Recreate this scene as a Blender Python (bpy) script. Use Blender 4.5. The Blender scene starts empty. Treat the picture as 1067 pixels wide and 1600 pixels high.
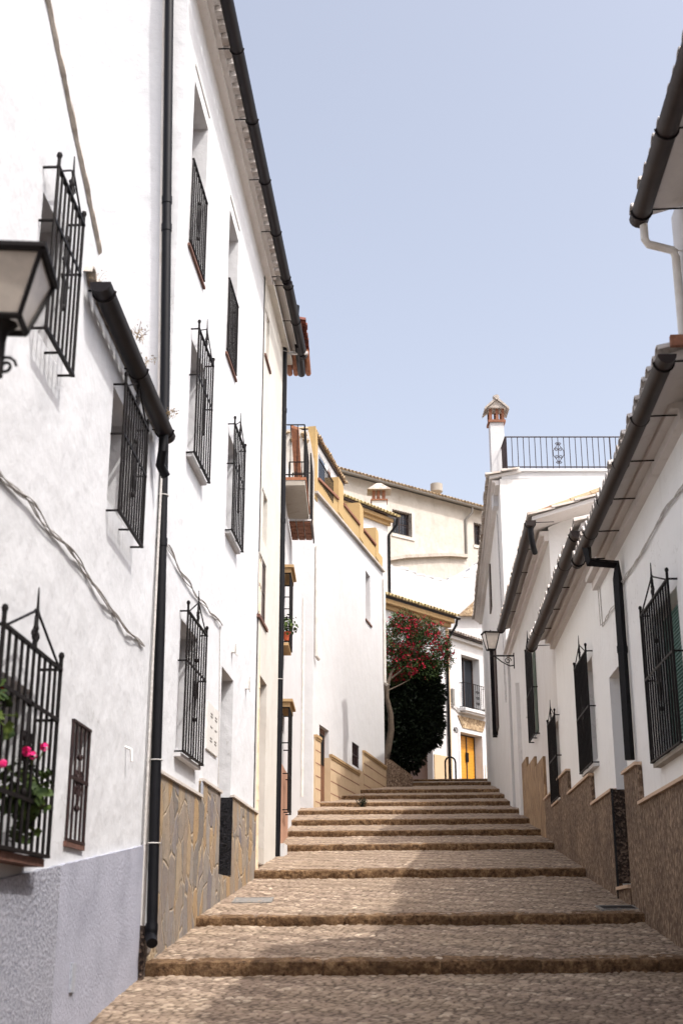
import bpy, bmesh, math, random
import numpy as np
from mathutils import Vector, noise
sc = bpy.context.scene
C = sc.collection
R = math.radians
# ------------------------------------------------------------------ camera, world, sun
PITCH = 18.08; FPX = 1991.0
cam = bpy.data.objects.new('camera', bpy.data.cameras.new('camera')); C.objects.link(cam)
cam.location = (0, 0, 0); cam.rotation_euler = (R(90 + PITCH), 0, 0)
cam.data.sensor_fit = 'VERTICAL'; cam.data.sensor_height = 36.0; cam.data.sensor_width = 24.0
cam.data.lens = FPX / 1600 * 36.0
cam.data.clip_start = 0.05; cam.data.clip_end = 2000
cam.data.dof.use_dof = True; cam.data.dof.focus_distance = 22; cam.data.dof.aperture_fstop = 2.6
sc.camera = cam
SUN = Vector((0.52, -0.45, 1.0)).normalized()          # towards the sun
w = bpy.data.worlds.new('World'); sc.world = w; w.use_nodes = True
nt = w.node_tree; nt.nodes.clear()
sky = nt.nodes.new('ShaderNodeTexSky'); sky.sky_type = 'NISHITA'; sky.sun_disc = False
sky.sun_elevation = math.asin(SUN.z); sky.sun_rotation = math.atan2(SUN.x, SUN.y)
sky.air_density = 1.0; sky.dust_density = 6.0; sky.ozone_density = 1.0; sky.altitude = 0
hs = nt.nodes.new('ShaderNodeHueSaturation'); hs.inputs['Saturation'].default_value = 0.55; hs.inputs['Value'].default_value = 1.15
tint = nt.nodes.new('ShaderNodeMix'); tint.data_type = 'RGBA'; tint.blend_type = 'MULTIPLY'
tint.inputs[0].default_value = 1.0; tint.inputs[7].default_value = (1.0, 0.985, 1.0, 1)
bg = nt.nodes.new('ShaderNodeBackground'); bg.inputs[1].default_value = 0.15
out = nt.nodes.new('ShaderNodeOutputWorld')
nt.links.new(sky.outputs[0], hs.inputs['Color']); nt.links.new(hs.outputs[0], tint.inputs[6])
nt.links.new(tint.outputs[2], bg.inputs[0]); nt.links.new(bg.outputs[0], out.inputs[0])
sl = bpy.data.lights.new('sun', 'SUN'); sl.energy = 2.0; sl.angle = R(0.53); sl.color = (1.0, 0.965, 0.92)
so = bpy.data.objects.new('sun', sl); C.objects.link(so)
so.rotation_euler = (-SUN).to_track_quat('-Z', 'Y').to_euler(); so.location = (20, -10, 40)
vs = sc.view_settings; vs.view_transform = 'Standard'; vs.look = 'None'; vs.exposure = 0.86; vs.gamma = 1
try:
    sc.cycles.use_denoising = True; sc.cycles.max_bounces = 8; sc.cycles.diffuse_bounces = 5
except Exception: pass

# ------------------------------------------------------------------ materials
def srgb(h):
    h = h.lstrip('#'); c = [int(h[i:i+2], 16)/255 for i in (0, 2, 4)]
    return tuple((x/12.92 if x <= .04045 else ((x+.055)/1.055)**2.4) for x in c) + (1,)
def col(c): return srgb(c) if isinstance(c, str) else (tuple(c) + (1,))[:4]
class NT:
    def __init__(s, name):
        s.m = bpy.data.materials.new(name); s.m.use_nodes = True; s.t = s.m.node_tree
        s.b = s.t.nodes['Principled BSDF']
        s.pos = s.n('ShaderNodeNewGeometry').outputs['Position']
    def n(s, typ, **k):
        x = s.t.nodes.new(typ)
        for a, v in k.items(): setattr(x, a, v)
        return x
    def l(s, a, b): s.t.links.new(a, b)
    def map(s, scale):
        x = s.n('ShaderNodeMapping'); x.inputs['Scale'].default_value = scale; s.l(s.pos, x.inputs[0]); return x.outputs[0]
    def noise(s, scale, detail=4, rough=.6, vec=None, dist=0):
        x = s.n('ShaderNodeTexNoise'); x.inputs['Scale'].default_value = scale; x.inputs['Detail'].default_value = detail
        x.inputs['Roughness'].default_value = rough; x.inputs['Distortion'].default_value = dist
        s.l(vec or s.pos, x.inputs['Vector']); return x.outputs[0]
    def vor(s, scale, feature='F1', vec=None, rnd=1.0):
        x = s.n('ShaderNodeTexVoronoi', feature=feature); x.inputs['Scale'].default_value = scale
        x.inputs['Randomness'].default_value = rnd
        s.l(vec or s.pos, x.inputs['Vector']); return x
    def ramp(s, fac, stops):
        x = s.n('ShaderNodeValToRGB'); e = x.color_ramp.elements
        while len(e) < len(stops): e.new(0.5)
        for i, (p, c) in enumerate(stops): e[i].position = p; e[i].color = col(c)
        s.l(fac, x.inputs[0]); return x.outputs[0]
    def mix(s, fac, a, b, mode='MIX'):
        x = s.n('ShaderNodeMix', data_type='RGBA', blend_type=mode)
        for i, v in ((0, fac), (6, a), (7, b)):
            if isinstance(v, (int, float)): x.inputs[i].default_value = v
            elif isinstance(v, (tuple, list, str)): x.inputs[i].default_value = col(v)
            else: s.l(v, x.inputs[i])
        return x.outputs[2]
    def bump(s, h, strength, dist, prev=None):
        x = s.n('ShaderNodeBump'); x.inputs['Strength'].default_value = strength; x.inputs['Distance'].default_value = dist
        s.l(h, x.inputs['Height'])
        if prev is not None: s.l(prev, x.inputs['Normal'])
        return x.outputs[0]
    def done(s, color=None, normal=None, rough=.8, metal=0, spec=.5):
        if color is not None:
            if isinstance(color, (tuple, list, str)): s.b.inputs['Base Color'].default_value = col(color)
            else: s.l(color, s.b.inputs['Base Color'])
        if normal is not None: s.l(normal, s.b.inputs['Normal'])
        s.b.inputs['Roughness'].default_value = rough; s.b.inputs['Metallic'].default_value = metal
        s.b.inputs['Specular IOR Level'].default_value = spec
        return s.m
def plaster(name, c, stain, crack=True, amt=.5, grain=1.0, spec=.2):
    t = NT(name)
    n1 = t.noise(1.1, 6, .65, dist=.4); n2 = t.noise(7, 5, .7); streak = t.noise(1.6, 4, .6, vec=t.map((3.5, 3.5, .35)))
    a = t.ramp(n1, [(.45, (0, 0, 0)), (.8, (amt*.55,)*3)]); b = t.ramp(streak, [(.58, (0, 0, 0)), (.72, (amt*.45,)*3)])
    k = t.mix(1.0, a, b, 'ADD'); c1 = t.mix(k, c, stain)
    c1 = t.mix(t.ramp(n2, [(.60, (0, 0, 0)), (.68, (amt*.5,)*3)]), c1, stain)
    if crack:
        vd = t.vor(.9, 'DISTANCE_TO_EDGE', vec=t.n('ShaderNodeVectorMath', operation='ADD').outputs[0])
        va = vd.inputs['Vector'].links[0].from_node; t.l(t.pos, va.inputs[0])
        nz = t.n('ShaderNodeTexNoise'); nz.inputs['Scale'].default_value = 4; t.l(t.pos, nz.inputs[0]); t.l(nz.outputs[1], va.inputs[1])
        cr = t.ramp(vd.outputs[0], [(.0, (.38,)*3), (.006, (0, 0, 0))])
        msk = t.ramp(t.noise(.7, 2), [(.52, (0, 0, 0)), (.6, (1, 1, 1))])
        cr = t.mix(1.0, cr, msk, 'MULTIPLY'); c1 = t.mix(cr, c1, '#8d8880')
    nb = t.bump(t.noise(1.7, 3, .5), .5, .05*grain)
    nb = t.bump(t.noise(9, 5, .65), .4, .012*grain, nb)
    nb = t.bump(t.noise(55, 3, .6), .25, .003*grain, nb)
    return t.done(c1, nb, .88, spec=spec)
M = {}
M['white'] = plaster('sunlit_side_white_plaster', '#cbccce', '#b5b4b4', amt=.3, grain=1.7)  # darker white for the sunlit left walls, light level set in colour
M['whiter'] = plaster('shaded_side_white_plaster', '#eaebea', '#cfccc9', amt=.4, grain=1.2)  # lighter copy of the white, painting extra light onto the shaded right walls
M['whiteb'] = plaster('white_paint_plaster', '#c8c7c7', '#b0aba5', amt=.4, crack=False)
M['offwhite'] = plaster('off_white_plaster', '#d6d4d1', '#b5ada2', amt=.5)
M['cream'] = plaster('cream_plaster', '#c8c4bc', '#aca294', amt=.55)
M['oldcream'] = plaster('weathered_cream_plaster', '#bdb7ae', '#91867a', amt=.9, grain=2)
M['old'] = plaster('old_rough_plaster', '#d8d2c8', '#9c8e7c', amt=.9, grain=2.5)
M['yellow'] = plaster('ochre_paint_plaster', '#b09568', '#947a54', amt=.5, crack=False)
M['orange'] = plaster('salmon_paint_plaster', '#ad8670', '#94705c', amt=.6, crack=False)
M['ledge'] = plaster('ochre_cornice_paint', '#a88c66', '#86694a', amt=.5, crack=False)
M['soffit'] = plaster('soffit_plaster', '#cdc8c4', '#aaa39b', amt=.6, crack=False)
M['conc'] = plaster('grey_concrete', '#a39c92', '#7d766c', amt=.9, crack=False)

def m_roughcast():
    t = NT('blue_grey_roughcast')
    v = t.vor(46, 'F1'); n = t.noise(34, 5, .75); big = t.noise(1.3, 4)
    k = t.mix(.5, v.outputs[0], n)
    c = t.ramp(k, [(.3, '#80828d'), (.46, '#9fa1ad'), (.62, '#b9bac4')])
    c = t.mix(t.ramp(big, [(.4, (0, 0, 0)), (.7, (.5,)*3)]), c, '#a9aab4')
    nb = t.bump(n, 1.0, .03); nb = t.bump(v.outputs[0], .5, .012, nb)
    return t.done(c, nb, .9, spec=.2)
M['roughcast'] = m_roughcast()
def m_combed():
    t = NT('blue_grey_combed_render')
    wv = t.n('ShaderNodeTexWave', wave_type='BANDS', bands_direction='DIAGONAL'); t.l(t.map((1, 1.6, 1.0)), wv.inputs[0])
    wv.inputs['Scale'].default_value = 13; wv.inputs['Distortion'].default_value = 7; wv.inputs['Detail'].default_value = 3; wv.inputs['Detail Scale'].default_value = .6
    big = t.noise(2.1, 4)
    c = t.ramp(wv.outputs[0], [(.1, '#9a9ca8'), (.6, '#b3b4c1')]); c = t.mix(t.ramp(big, [(.45, (0, 0, 0)), (.75, (.7,)*3)]), c, '#8f919d')
    nb = t.bump(wv.outputs[0], .5, .010); nb = t.bump(t.noise(30, 5, .75), .9, .010, nb)
    return t.done(c, nb, .9, spec=.2)
M['combed'] = m_combed()
def m_crazy():
    t = NT('crazy_paved_slate')
    n = t.n('ShaderNodeTexNoise'); n.inputs['Scale'].default_value = 1.8; n.inputs['Detail'].default_value = 3; t.l(t.pos, n.inputs[0])
    add = t.n('ShaderNodeVectorMath', operation='MULTIPLY_ADD'); t.l(n.outputs[1], add.inputs[0]); add.inputs[1].default_value = (.22, .22, .22); t.l(t.map((1.1, 1.1, .62)), add.inputs[2])
    ve = t.vor(3.8, 'DISTANCE_TO_EDGE', vec=add.outputs[0]); vc = t.vor(3.8, 'F1', vec=add.outputs[0])
    h = t.n('ShaderNodeSeparateColor'); t.l(vc.outputs['Color'], h.inputs[0])
    c = t.ramp(h.outputs[0], [(.0, '#65625f'), (.28, '#918a82'), (.42, '#6f6c70'), (.6, '#9a8c78'), (.8, '#a08561'), (1, '#807c7a')])
    c = t.mix(t.ramp(t.noise(9, 6, .7), [(.4, (0, 0, 0)), (.75, (.3,)*3)]), c, '#967650')
    c = t.mix(t.ramp(t.noise(3.5, 6, .75, vec=t.map((2.5, 2.5, 1))), [(.5, (0, 0, 0)), (.72, (.6,)*3)]), c, '#5f5a58')
    edge = t.ramp(ve.outputs[0], [(.012, (.8,)*3), (.04, (0, 0, 0))]); c = t.mix(edge, c, '#a4937a')
    nb = t.bump(t.ramp(ve.outputs[0], [(.005, (0, 0, 0)), (.05, (1, 1, 1))]), .9, .016); nb = t.bump(t.noise(11, 7, .75), .9, .02, nb)
    return t.done(c, nb, .75, spec=.3)
M['crazy'] = m_crazy()
def m_pebble(name, a, b, c3, sc_=(1, 1, .55)):
    t = NT(name); vec = t.map(sc_)
    v = t.vor(42, 'F1', vec=vec); n = t.noise(26, 5, .75, vec=vec); big = t.noise(1.2, 4)
    h = t.n('ShaderNodeSeparateColor'); t.l(v.outputs['Color'], h.inputs[0])
    k = t.mix(.6, h.outputs[0], n)
    c = t.ramp(k, [(.22, a), (.5, b), (.75, c3)]); c = t.mix(t.ramp(big, [(.4, (0, 0, 0)), (.7, (.45,)*3)]), c, a)
    nb = t.bump(v.outputs[0], .9, .012); nb = t.bump(n, .8, .014, nb)
    return t.done(c, nb, .85, spec=.3)
M['pebble'] = m_pebble('brown_pebble_dash', '#41332a', '#6f5b4a', '#a8927b')
M['granite_brown'] = m_pebble('dark_brown_granite', '#1c1613', '#3a2e27', '#7b6a5c', (1, 1, 1))
M['splitstone'] = m_pebble('split_brown_stone', '#6d5844', '#94795c', '#b79c7a', (.5, .5, .12))
def m_speck(name, a, b, rough, bump=.3):
    t = NT(name); n = t.noise(60, 4, .8); c = t.ramp(n, [(.45, a), (.68, b)])
    return t.done(c, t.bump(n, bump, .002), rough)
M['granite'] = m_speck('black_granite', '#08080a', '#3c3c40', .15)
M['marble'] = m_speck('marble_cap', '#cfc8c0', '#9f978d', .5)
M['capgrey'] = m_speck('grey_marble', '#a7abb4', '#7d828c', .5)
M['travertine'] = m_speck('travertine_cap', '#b79a80', '#d2bda6', .6)
def simple(name, c, c2, rough, scale=20, bump=.15, dist=.004, metal=0, spec=.5):
    t = NT(name); n = t.noise(scale, 5, .65)
    cc = t.mix(t.ramp(n, [(.35, (0, 0, 0)), (.7, (1, 1, 1))]), c, c2)
    return t.done(cc, t.bump(n, bump, dist), rough, metal, spec)
M['iron'] = simple('black_wrought_iron', '#0c090a', '#171212', .6, 40, spec=.15)
M['rail'] = simple('rust_brown_iron', '#1d1115', '#33201c', .55, 30, spec=.3)
M['pipe'] = simple('black_painted_pipe', '#08080c', '#0f0f14', .5, 6, spec=.2)
M['gutter'] = simple('brown_pvc_gutter', '#241c1a', '#302622', .5, 5, spec=.2)
M['gutter_dark'] = simple('dark_metal_gutter', '#110e13', '#1a1519', .5, 5, spec=.2)
M['wpipe'] = simple('white_pvc_pipe', '#d9d5cf', '#c2bab0', .5, 5)
M['cpipe'] = simple('cream_painted_pipe', '#d9c8ae', '#c0a888', .6, 8)
M['cable'] = simple('whitewashed_cables', '#c6c3c0', '#a39f9a', .8, 30, .4)
M['cable_dark'] = simple('grey_cable', '#8b8781', '#5e5a56', .7, 30, .3)
M['plastic'] = simple('white_plastic', '#d8d6d2', '#c9c6c0', .5, 20)
M['glass'] = simple('dark_window_glass', '#10141a', '#1a2028', .06, 2, 0, spec=.8)
M['skyglass'] = simple('pale_window_glass', '#485468', '#5d697e', .25, 2, 0, spec=.5)
M['woodw'] = simple('window_timber', '#5b3a28', '#7b5238', .6, 12)
M['woodd'] = simple('dark_door_timber', '#2b1d17', '#40291d', .5, 12)
M['woodwhite'] = simple('white_window_frame', '#d6d6d4', '#c2c2c0', .5, 12)
M['brick'] = simple('terracotta_brick', '#8f6048', '#6f4634', .85, 14, .5, .01)
M['terra'] = simple('terracotta_pot', '#b8532c', '#8f3f22', .8, 14, .3)
M['redtile'] = simple('red_clay_tile', '#7a4234', '#4f2a22', .8, 9, .5, .01)
M['orangetile'] = simple('orange_clay_tile', '#a06a4a', '#7c4c34', .8, 9, .5, .01)
M['rust'] = simple('rusty_sill', '#6d4a3d', '#4f342b', .8, 20, .4)
def m_tile(name, a, b, c3):
    t = NT(name); n = t.noise(3.1, 4); n2 = t.noise(22, 5, .75)
    c = t.ramp(n, [(.3, a), (.5, b), (.7, c3)]); c = t.mix(t.ramp(n2, [(.5, (0, 0, 0)), (.75, (.8,)*3)]), c, '#6e675c')
    return t.done(c, t.bump(n2, .5, .01), .85)
M['tile'] = m_tile('weathered_clay_tile', '#a38a6c', '#b9a281', '#8d6a4e')
M['tilegrey'] = m_tile('lichen_grey_tile', '#9b9188', '#b4aba2', '#8a7868')
M['tileyellow'] = m_tile('lichen_yellow_tile', '#a59257', '#c3b184', '#87704a')
M['tilewhite'] = m_tile('whitewashed_tile', '#cfcbc8', '#bdb6b0', '#a99c92')
M['mortar'] = plaster('grey_mortar', '#b5aca2', '#857a6e', amt=1.0, grain=4, crack=False)
M['rubble'] = m_pebble('rubble_stone', '#6d5a48', '#a18a6c', '#c9b596', (.35, .35, .35))
def m_yellowdoor():
    t = NT('yellow_varnished_planks')
    s_ = t.n('ShaderNodeSeparateXYZ'); t.l(t.pos, s_.inputs[0])
    m_ = t.n('ShaderNodeMath', operation='MULTIPLY'); m_.inputs[1].default_value = 7.5; t.l(s_.outputs[2], m_.inputs[0])
    f_ = t.n('ShaderNodeMath', operation='FRACT'); t.l(m_.outputs[0], f_.inputs[0])
    line = t.ramp(f_.outputs[0], [(.0, (1, 1, 1)), (.07, (0, 0, 0))])
    g = t.noise(8, 5, .6, vec=t.map((1, 1, 9)))
    c = t.ramp(g, [(.3, '#b87a1c'), (.7, '#d79a35')]); c = t.mix(line, c, '#5c3a10')
    return t.done(c, t.bump(line, .4, -.01), .45)
M['yellowdoor'] = m_yellowdoor()
def m_kerb():
    t = NT('rough_kerb_stone'); n = t.noise(16, 6, .75); n2 = t.noise(2.2, 3)
    c = t.ramp(n, [(.34, '#261a12'), (.5, '#7d6045'), (.7, '#bb9c74')]); c = t.mix(t.ramp(n2, [(.35, (0, 0, 0)), (.65, (.6,)*3)]), c, '#5c4733')  # shade of the risers painted in: darkest tone sits in the bump hollows
    nb = t.bump(n, 1.0, .05); nb = t.bump(t.noise(60, 4), .5, .006, nb)
    return t.done(c, nb, .9, spec=.25)
M['kerb'] = m_kerb()
def m_cobble():
    t = NT('worn_cobbles')
    at = t.n('ShaderNodeAttribute', attribute_name='stone')
    s_ = t.n('ShaderNodeSeparateColor'); t.l(at.outputs[0], s_.inputs[0])
    c = t.ramp(s_.outputs[0], [(.0, '#7e6d5d'), (.4, '#907d6d'), (.75, '#a08d7a'), (.94, '#b19f8b'), (1, '#cdbca6')])
    n = t.noise(24, 5, .7); big = t.noise(.9, 4)
    c = t.mix(t.ramp(n, [(.4, (0, 0, 0)), (.75, (.6,)*3)]), c, '#6c6056')
    c = t.mix(t.ramp(big, [(.4, (0, 0, 0)), (.7, (.5,)*3)]), c, '#97856f'); c = t.mix(t.ramp(t.noise(.55, 6, .7), [(.5, (0, 0, 0)), (.62, (.35,)*3)]), c, '#6d5d50')
    c = t.mix(t.ramp(s_.outputs[1], [(.12, (.85,)*3), (.55, (0, 0, 0))]), c, '#483a2e')
    nb = t.bump(n, .8, .012)
    return t.done(c, nb, .85, spec=.2)
M['cobble'] = m_cobble()
M['dirt'] = simple('packed_earth', '#8f7c62', '#6f5f4a', .95, 8, .6, .03)
def m_leaf(name, a, b, c3):
    t = NT(name); n = t.noise(9, 2, .5); w_ = t.n('ShaderNodeTexWhiteNoise', noise_dimensions='3D')
    c = t.ramp(n, [(.35, a), (.55, b), (.7, c3)])
    return t.done(c, None, .6, spec=.15)
M['leaf'] = m_leaf('oleander_leaf', '#26351a', '#3c4f28', '#596b38')
M['leafd'] = m_leaf('dark_and_shaded_leaf', '#0b120a', '#131c0f', '#1d2916')  # lower crown's shade painted as a darker leaf; also the green weed
M['leafg'] = m_leaf('geranium_leaf', '#24331a', '#3a4a22', '#56642f')
M['flower'] = m_leaf('crimson_petals', '#7c1023', '#9c1c32', '#b4344c')
M['pink'] = m_leaf('pink_petals', '#c41c62', '#dc2f78', '#e85a94')
M['red'] = m_leaf('red_petals', '#b01010', '#d01818', '#d83030')
M['dry'] = m_leaf('dry_stems', '#7d6a50', '#94805f', '#6a4d3a')
M['bark'] = simple('grey_brown_bark', '#544739', '#382e26', .85, 14, .6, .02)
def m_green_shutter():
    t = NT('green_slatted_shutter'); return t.done('#3f6a62', None, .6)
M['greensh'] = m_green_shutter()
M['green2'] = simple('dark_green_paint', '#4b5d4c', '#3b4a3c', .6, 8)
M['red2'] = simple('red_tape', '#8f3030', '#6e2020', .6)
def m_lampglass():
    t = NT('dusty_frosted_lamp_glass'); n = t.noise(9, 4, .7)
    c = t.ramp(n, [(.35, '#a0968c'), (.7, '#b8aea2')])
    t.b.inputs['Transmission Weight'].default_value = .35
    return t.done(c, None, .45)
M['lampglass'] = m_lampglass()

# ------------------------------------------------------------------ facade frames and mesh building
TH = R(PITCH); cT, sT = math.cos(TH), math.sin(TH)
def ray(px, py):
    u = (px-533.5)/FPX; v = (800-py)/FPX
    return Vector((u, cT - v*sT, sT + v*cT))
def at(px, py, Y):
    d = ray(px, py); return d*(Y/d.y)
class Fac:
    """vertical plane: s runs along it (away from the camera), o outwards, z up"""
    def __init__(f, p, t, n):
        f.p = Vector((p[0], p[1], 0)); f.t = Vector((t[0], t[1], 0)).normalized(); f.n = Vector((n[0], n[1], 0)).normalized()
    def pt(f, s, o, z): return f.p + f.t*s + f.n*o + Vector((0, 0, z))
    def px(f, x, y, o=0):
        d = ray(x, y); k = (f.p + f.n*o).dot(f.n)/d.dot(f.n); q = d*k - f.p
        return q.dot(f.t), q.z
def left_f(x, y, m): return Fac((x, y), (m, 1), (1, -m))
def right_f(x, y, m): return Fac((x, y), (m, 1), (-1, m))
WORLD = Fac((0, 0), (1, 0), (0, -1))      # s = x, o = -y
class MB:
    def __init__(s): s.v = []; s.f = []; s.loose = []
    def add(s, vs_, fs):
        b = len(s.v); s.v += [tuple(v) for v in vs_]; s.f += [tuple(i+b for i in f) for f in fs]; return s
    def quad(s, a, b, c, d): return s.add([a, b, c, d], [(0, 1, 2, 3)])
    def box(s, F, s0, s1, o0, o1, z0, z1):
        P = [F.pt(a, b, c) for c in (z0, z1) for b in (o0, o1) for a in (s0, s1)]
        return s.add(P, [(0, 2, 3, 1), (4, 5, 7, 6), (0, 1, 5, 4), (2, 6, 7, 3), (0, 4, 6, 2), (1, 3, 7, 5)])
    def sheet(s, F, pts, o0, o1):
        """polygon in (s,z) extruded from o0 to o1"""
        n = len(pts); P = [F.pt(a, o0, z) for a, z in pts] + [F.pt(a, o1, z) for a, z in pts]
        return s.add(P, [tuple(range(n)), tuple(range(2*n-1, n-1, -1))] + [(i, (i+1) % n, n+(i+1) % n, n+i) for i in range(n)])
    def prism(s, pts, vec):
        n = len(pts); P = list(pts) + [Vector(p)+Vector(vec) for p in pts]
        return s.add(P, [tuple(range(n)), tuple(range(2*n-1, n-1, -1))] + [(i, (i+1) % n, n+(i+1) % n, n+i) for i in range(n)])
    def tube(s, pts, r, seg=8, cap=True):
        pts = [Vector(p) for p in pts]; n = len(pts); rr = r if isinstance(r, (list, tuple)) else [r]*n
        up = None; rings = []
        for i, p in enumerate(pts):
            d = (pts[min(i+1, n-1)] - pts[max(i-1, 0)])
            if d.length < 1e-9: d = Vector((0, 0, 1))
            d.normalize()
            if up is None:
                up = d.cross(Vector((0, 0, 1)));
                if up.length < .1: up = d.cross(Vector((1, 0, 0)))
                up.normalize()
            up = (up - d*up.dot(d));
            if up.length < 1e-6: up = d.cross(Vector((1, 0.3, 0)))
            up.normalize(); q = d.cross(up)
            rings.append([p + (up*math.cos(2*math.pi*k/seg) + q*math.sin(2*math.pi*k/seg))*rr[i] for k in range(seg)])
        V = [v for g in rings for v in g]; Fs = []
        for i in range(n-1):
            for k in range(seg):
                a = i*seg+k; b = i*seg+(k+1) % seg; Fs.append((a, b, b+seg, a+seg))
        if cap: Fs += [tuple(range(seg-1, -1, -1)), tuple(range((n-1)*seg, n*seg))]
        return s.add(V, Fs)
    def ball(s, c, r, sz=1.0):
        V = []; Fs = []; c = Vector(c)
        for i in range(5):
            a = math.pi*i/4
            for k in range(8): V.append(c + Vector((r*math.sin(a)*math.cos(k*math.pi/4), r*math.sin(a)*math.sin(k*math.pi/4), r*sz*math.cos(a))))
        for i in range(4):
            for k in range(8): Fs.append((i*8+k, i*8+(k+1) % 8, i*8+8+(k+1) % 8, i*8+8+k))
        return s.add(V, Fs)
BASE = {}
def thing(name, label, cat, loc, group=None):
    o = bpy.data.objects.new(name, None); C.objects.link(o); o.location = loc; o.empty_display_size = .3
    o['label'] = label; o['category'] = cat
    if group: o['group'] = group
    BASE[o.name] = Vector(loc); return o
def obj(name, mb, mat, parent=None, smooth=True, fix=True, label=None, cat=None, group=None, kind=None, loc=None):
    base = BASE[parent.name] if parent else Vector(loc or (0, 0, 0))
    me = bpy.data.meshes.new(name)
    me.from_pydata([(v[0]-base.x, v[1]-base.y, v[2]-base.z) for v in mb.v], [], mb.f)
    if fix:
        bm = bmesh.new(); bm.from_mesh(me)
        bmesh.ops.recalc_face_normals(bm, faces=bm.faces); bm.to_mesh(me); bm.free()
    me.materials.append(M[mat] if isinstance(mat, str) else mat)
    if smooth:
        me.polygons.foreach_set('use_smooth', [True]*len(me.polygons))
        try: me.set_sharp_from_angle(angle=R(38))
        except Exception: pass
    me.update()
    o = bpy.data.objects.new(name, me); C.objects.link(o)
    if parent: o.parent = parent
    else: o.location = base
    BASE[o.name] = base
    if label: o['label'] = label
    if cat: o['category'] = cat
    if group: o['group'] = group
    if kind: o['kind'] = kind
    return o

def ztop(top, s):
    if not isinstance(top, (list, tuple)): return top
    for (a, za), (b, zb) in zip(top, top[1:]):
        if a <= s <= b: return za + (zb-za)*(s-a)/(b-a) if b > a else zb
    return top[0][1] if s < top[0][0] else top[-1][1]
def wall(F, s0, s1, z0, top, ops=(), back=6.0, ridge=None):
    """front with openings and their reveals, plus the two ends, the back and the top"""
    mb = MB()
    S = {s0, s1}; Z = {z0}
    for o in ops: S |= {o[0], o[1]}; Z |= {o[2], o[3]}
    tops = [p for p in top if s0 < p[0] < s1] if isinstance(top, (list, tuple)) else []
    S |= {p[0] for p in tops}; zt = [ztop(top, s0), ztop(top, s1)] + [p[1] for p in tops]
    zc = min(min(zt)-.01, max(Z)+.05) if ops else z0
    if zc > z0: Z.add(zc)
    S = sorted(S); Z = sorted(z for z in Z if z <= zc+1e-6)
    for a, b in zip(S, S[1:]):
        for c, d in zip(Z, Z[1:]):
            m, k = (a+b)/2, (c+d)/2
            if any(o[0] < m < o[1] and o[2] < k < o[3] for o in ops): continue
            mb.quad(F.pt(a, 0, c), F.pt(b, 0, c), F.pt(b, 0, d), F.pt(a, 0, d))
        mb.quad(F.pt(a, 0, zc), F.pt(b, 0, zc), F.pt(b, 0, ztop(top, b-1e-6)), F.pt(a, 0, ztop(top, a+1e-6)))
        mb.quad(F.pt(a, 0, ztop(top, a+1e-6)), F.pt(b, 0, ztop(top, b-1e-6)), F.pt(b, -back, ztop(top, b-1e-6)), F.pt(a, -back, ztop(top, a+1e-6)))
    for o in ops:
        a, b, c, d = o[:4]; dp = o[4] if len(o) > 4 else .25
        for u, v in (((a, c), (b, c)), ((b, c), (b, d)), ((b, d), (a, d)), ((a, d), (a, c))):
            mb.quad(F.pt(u[0], 0, u[1]), F.pt(v[0], 0, v[1]), F.pt(v[0], -dp, v[1]), F.pt(u[0], -dp, u[1]))
    for s in (s0, s1):
        z = ztop(top, s + (1e-6 if s == s0 else -1e-6))
        poly = [F.pt(s, 0, z0), F.pt(s, -back, z0), F.pt(s, -back, z)]
        if ridge: poly.append(F.pt(s, ridge[0], ridge[1]))
        poly.append(F.pt(s, 0, z)); mb.add(poly, [tuple(range(len(poly)))])
    mb.quad(F.pt(s0, -back, z0), F.pt(s1, -back, z0), F.pt(s1, -back, ztop(top, s1)), F.pt(s0, -back, ztop(top, s0)))
    return mb
def window(F, parent, o, frame='woodw', pane='glass', mull=1, trans=1, name='window'):
    a, b, c, d = o[:4]; dp = o[4] if len(o) > 4 else .25; fw = min(.06, (b-a)*.12)
    mb = MB(); o0, o1 = -dp, -dp+min(.05, dp*.6)
    mb.box(F, a, b, o0, o1, c, c+fw).box(F, a, b, o0, o1, d-fw, d).box(F, a, a+fw, o0, o1, c+fw, d-fw).box(F, b-fw, b, o0, o1, c+fw, d-fw)
    for i in range(mull):
        x = a+(b-a)*(i+1)/(mull+1); mb.box(F, x-fw*.5, x+fw*.5, o0, o1-.004, c+fw, d-fw)
    wn = obj(name, mb, frame, parent, smooth=False)
    p = MB().box(F, a+fw*.5, b-fw*.5, -dp-.02, -dp+min(.015, dp*.3), c+fw*.5, d-fw*.5); obj('pane', p, pane, wn, smooth=False)
    if trans:
        t = MB()
        for i in range(trans):
            z = c+(d-c)*(i+1)/(trans+1); t.box(F, a+fw, b-fw, o0+.02, o1-.008, z-.02, z+.02)
        obj('glazing_bar', t, frame, wn, smooth=False)
    return wn
def scroll(c, u, v, r, turns=1.4, n=16, sgn=1):
    return [c + u*(math.cos(2*math.pi*turns*i/n)*r*(1-.75*i/n)) + v*(sgn*math.sin(2*math.pi*turns*i/n)*r*(1-.75*i/n)) for i in range(n+1)]
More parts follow.
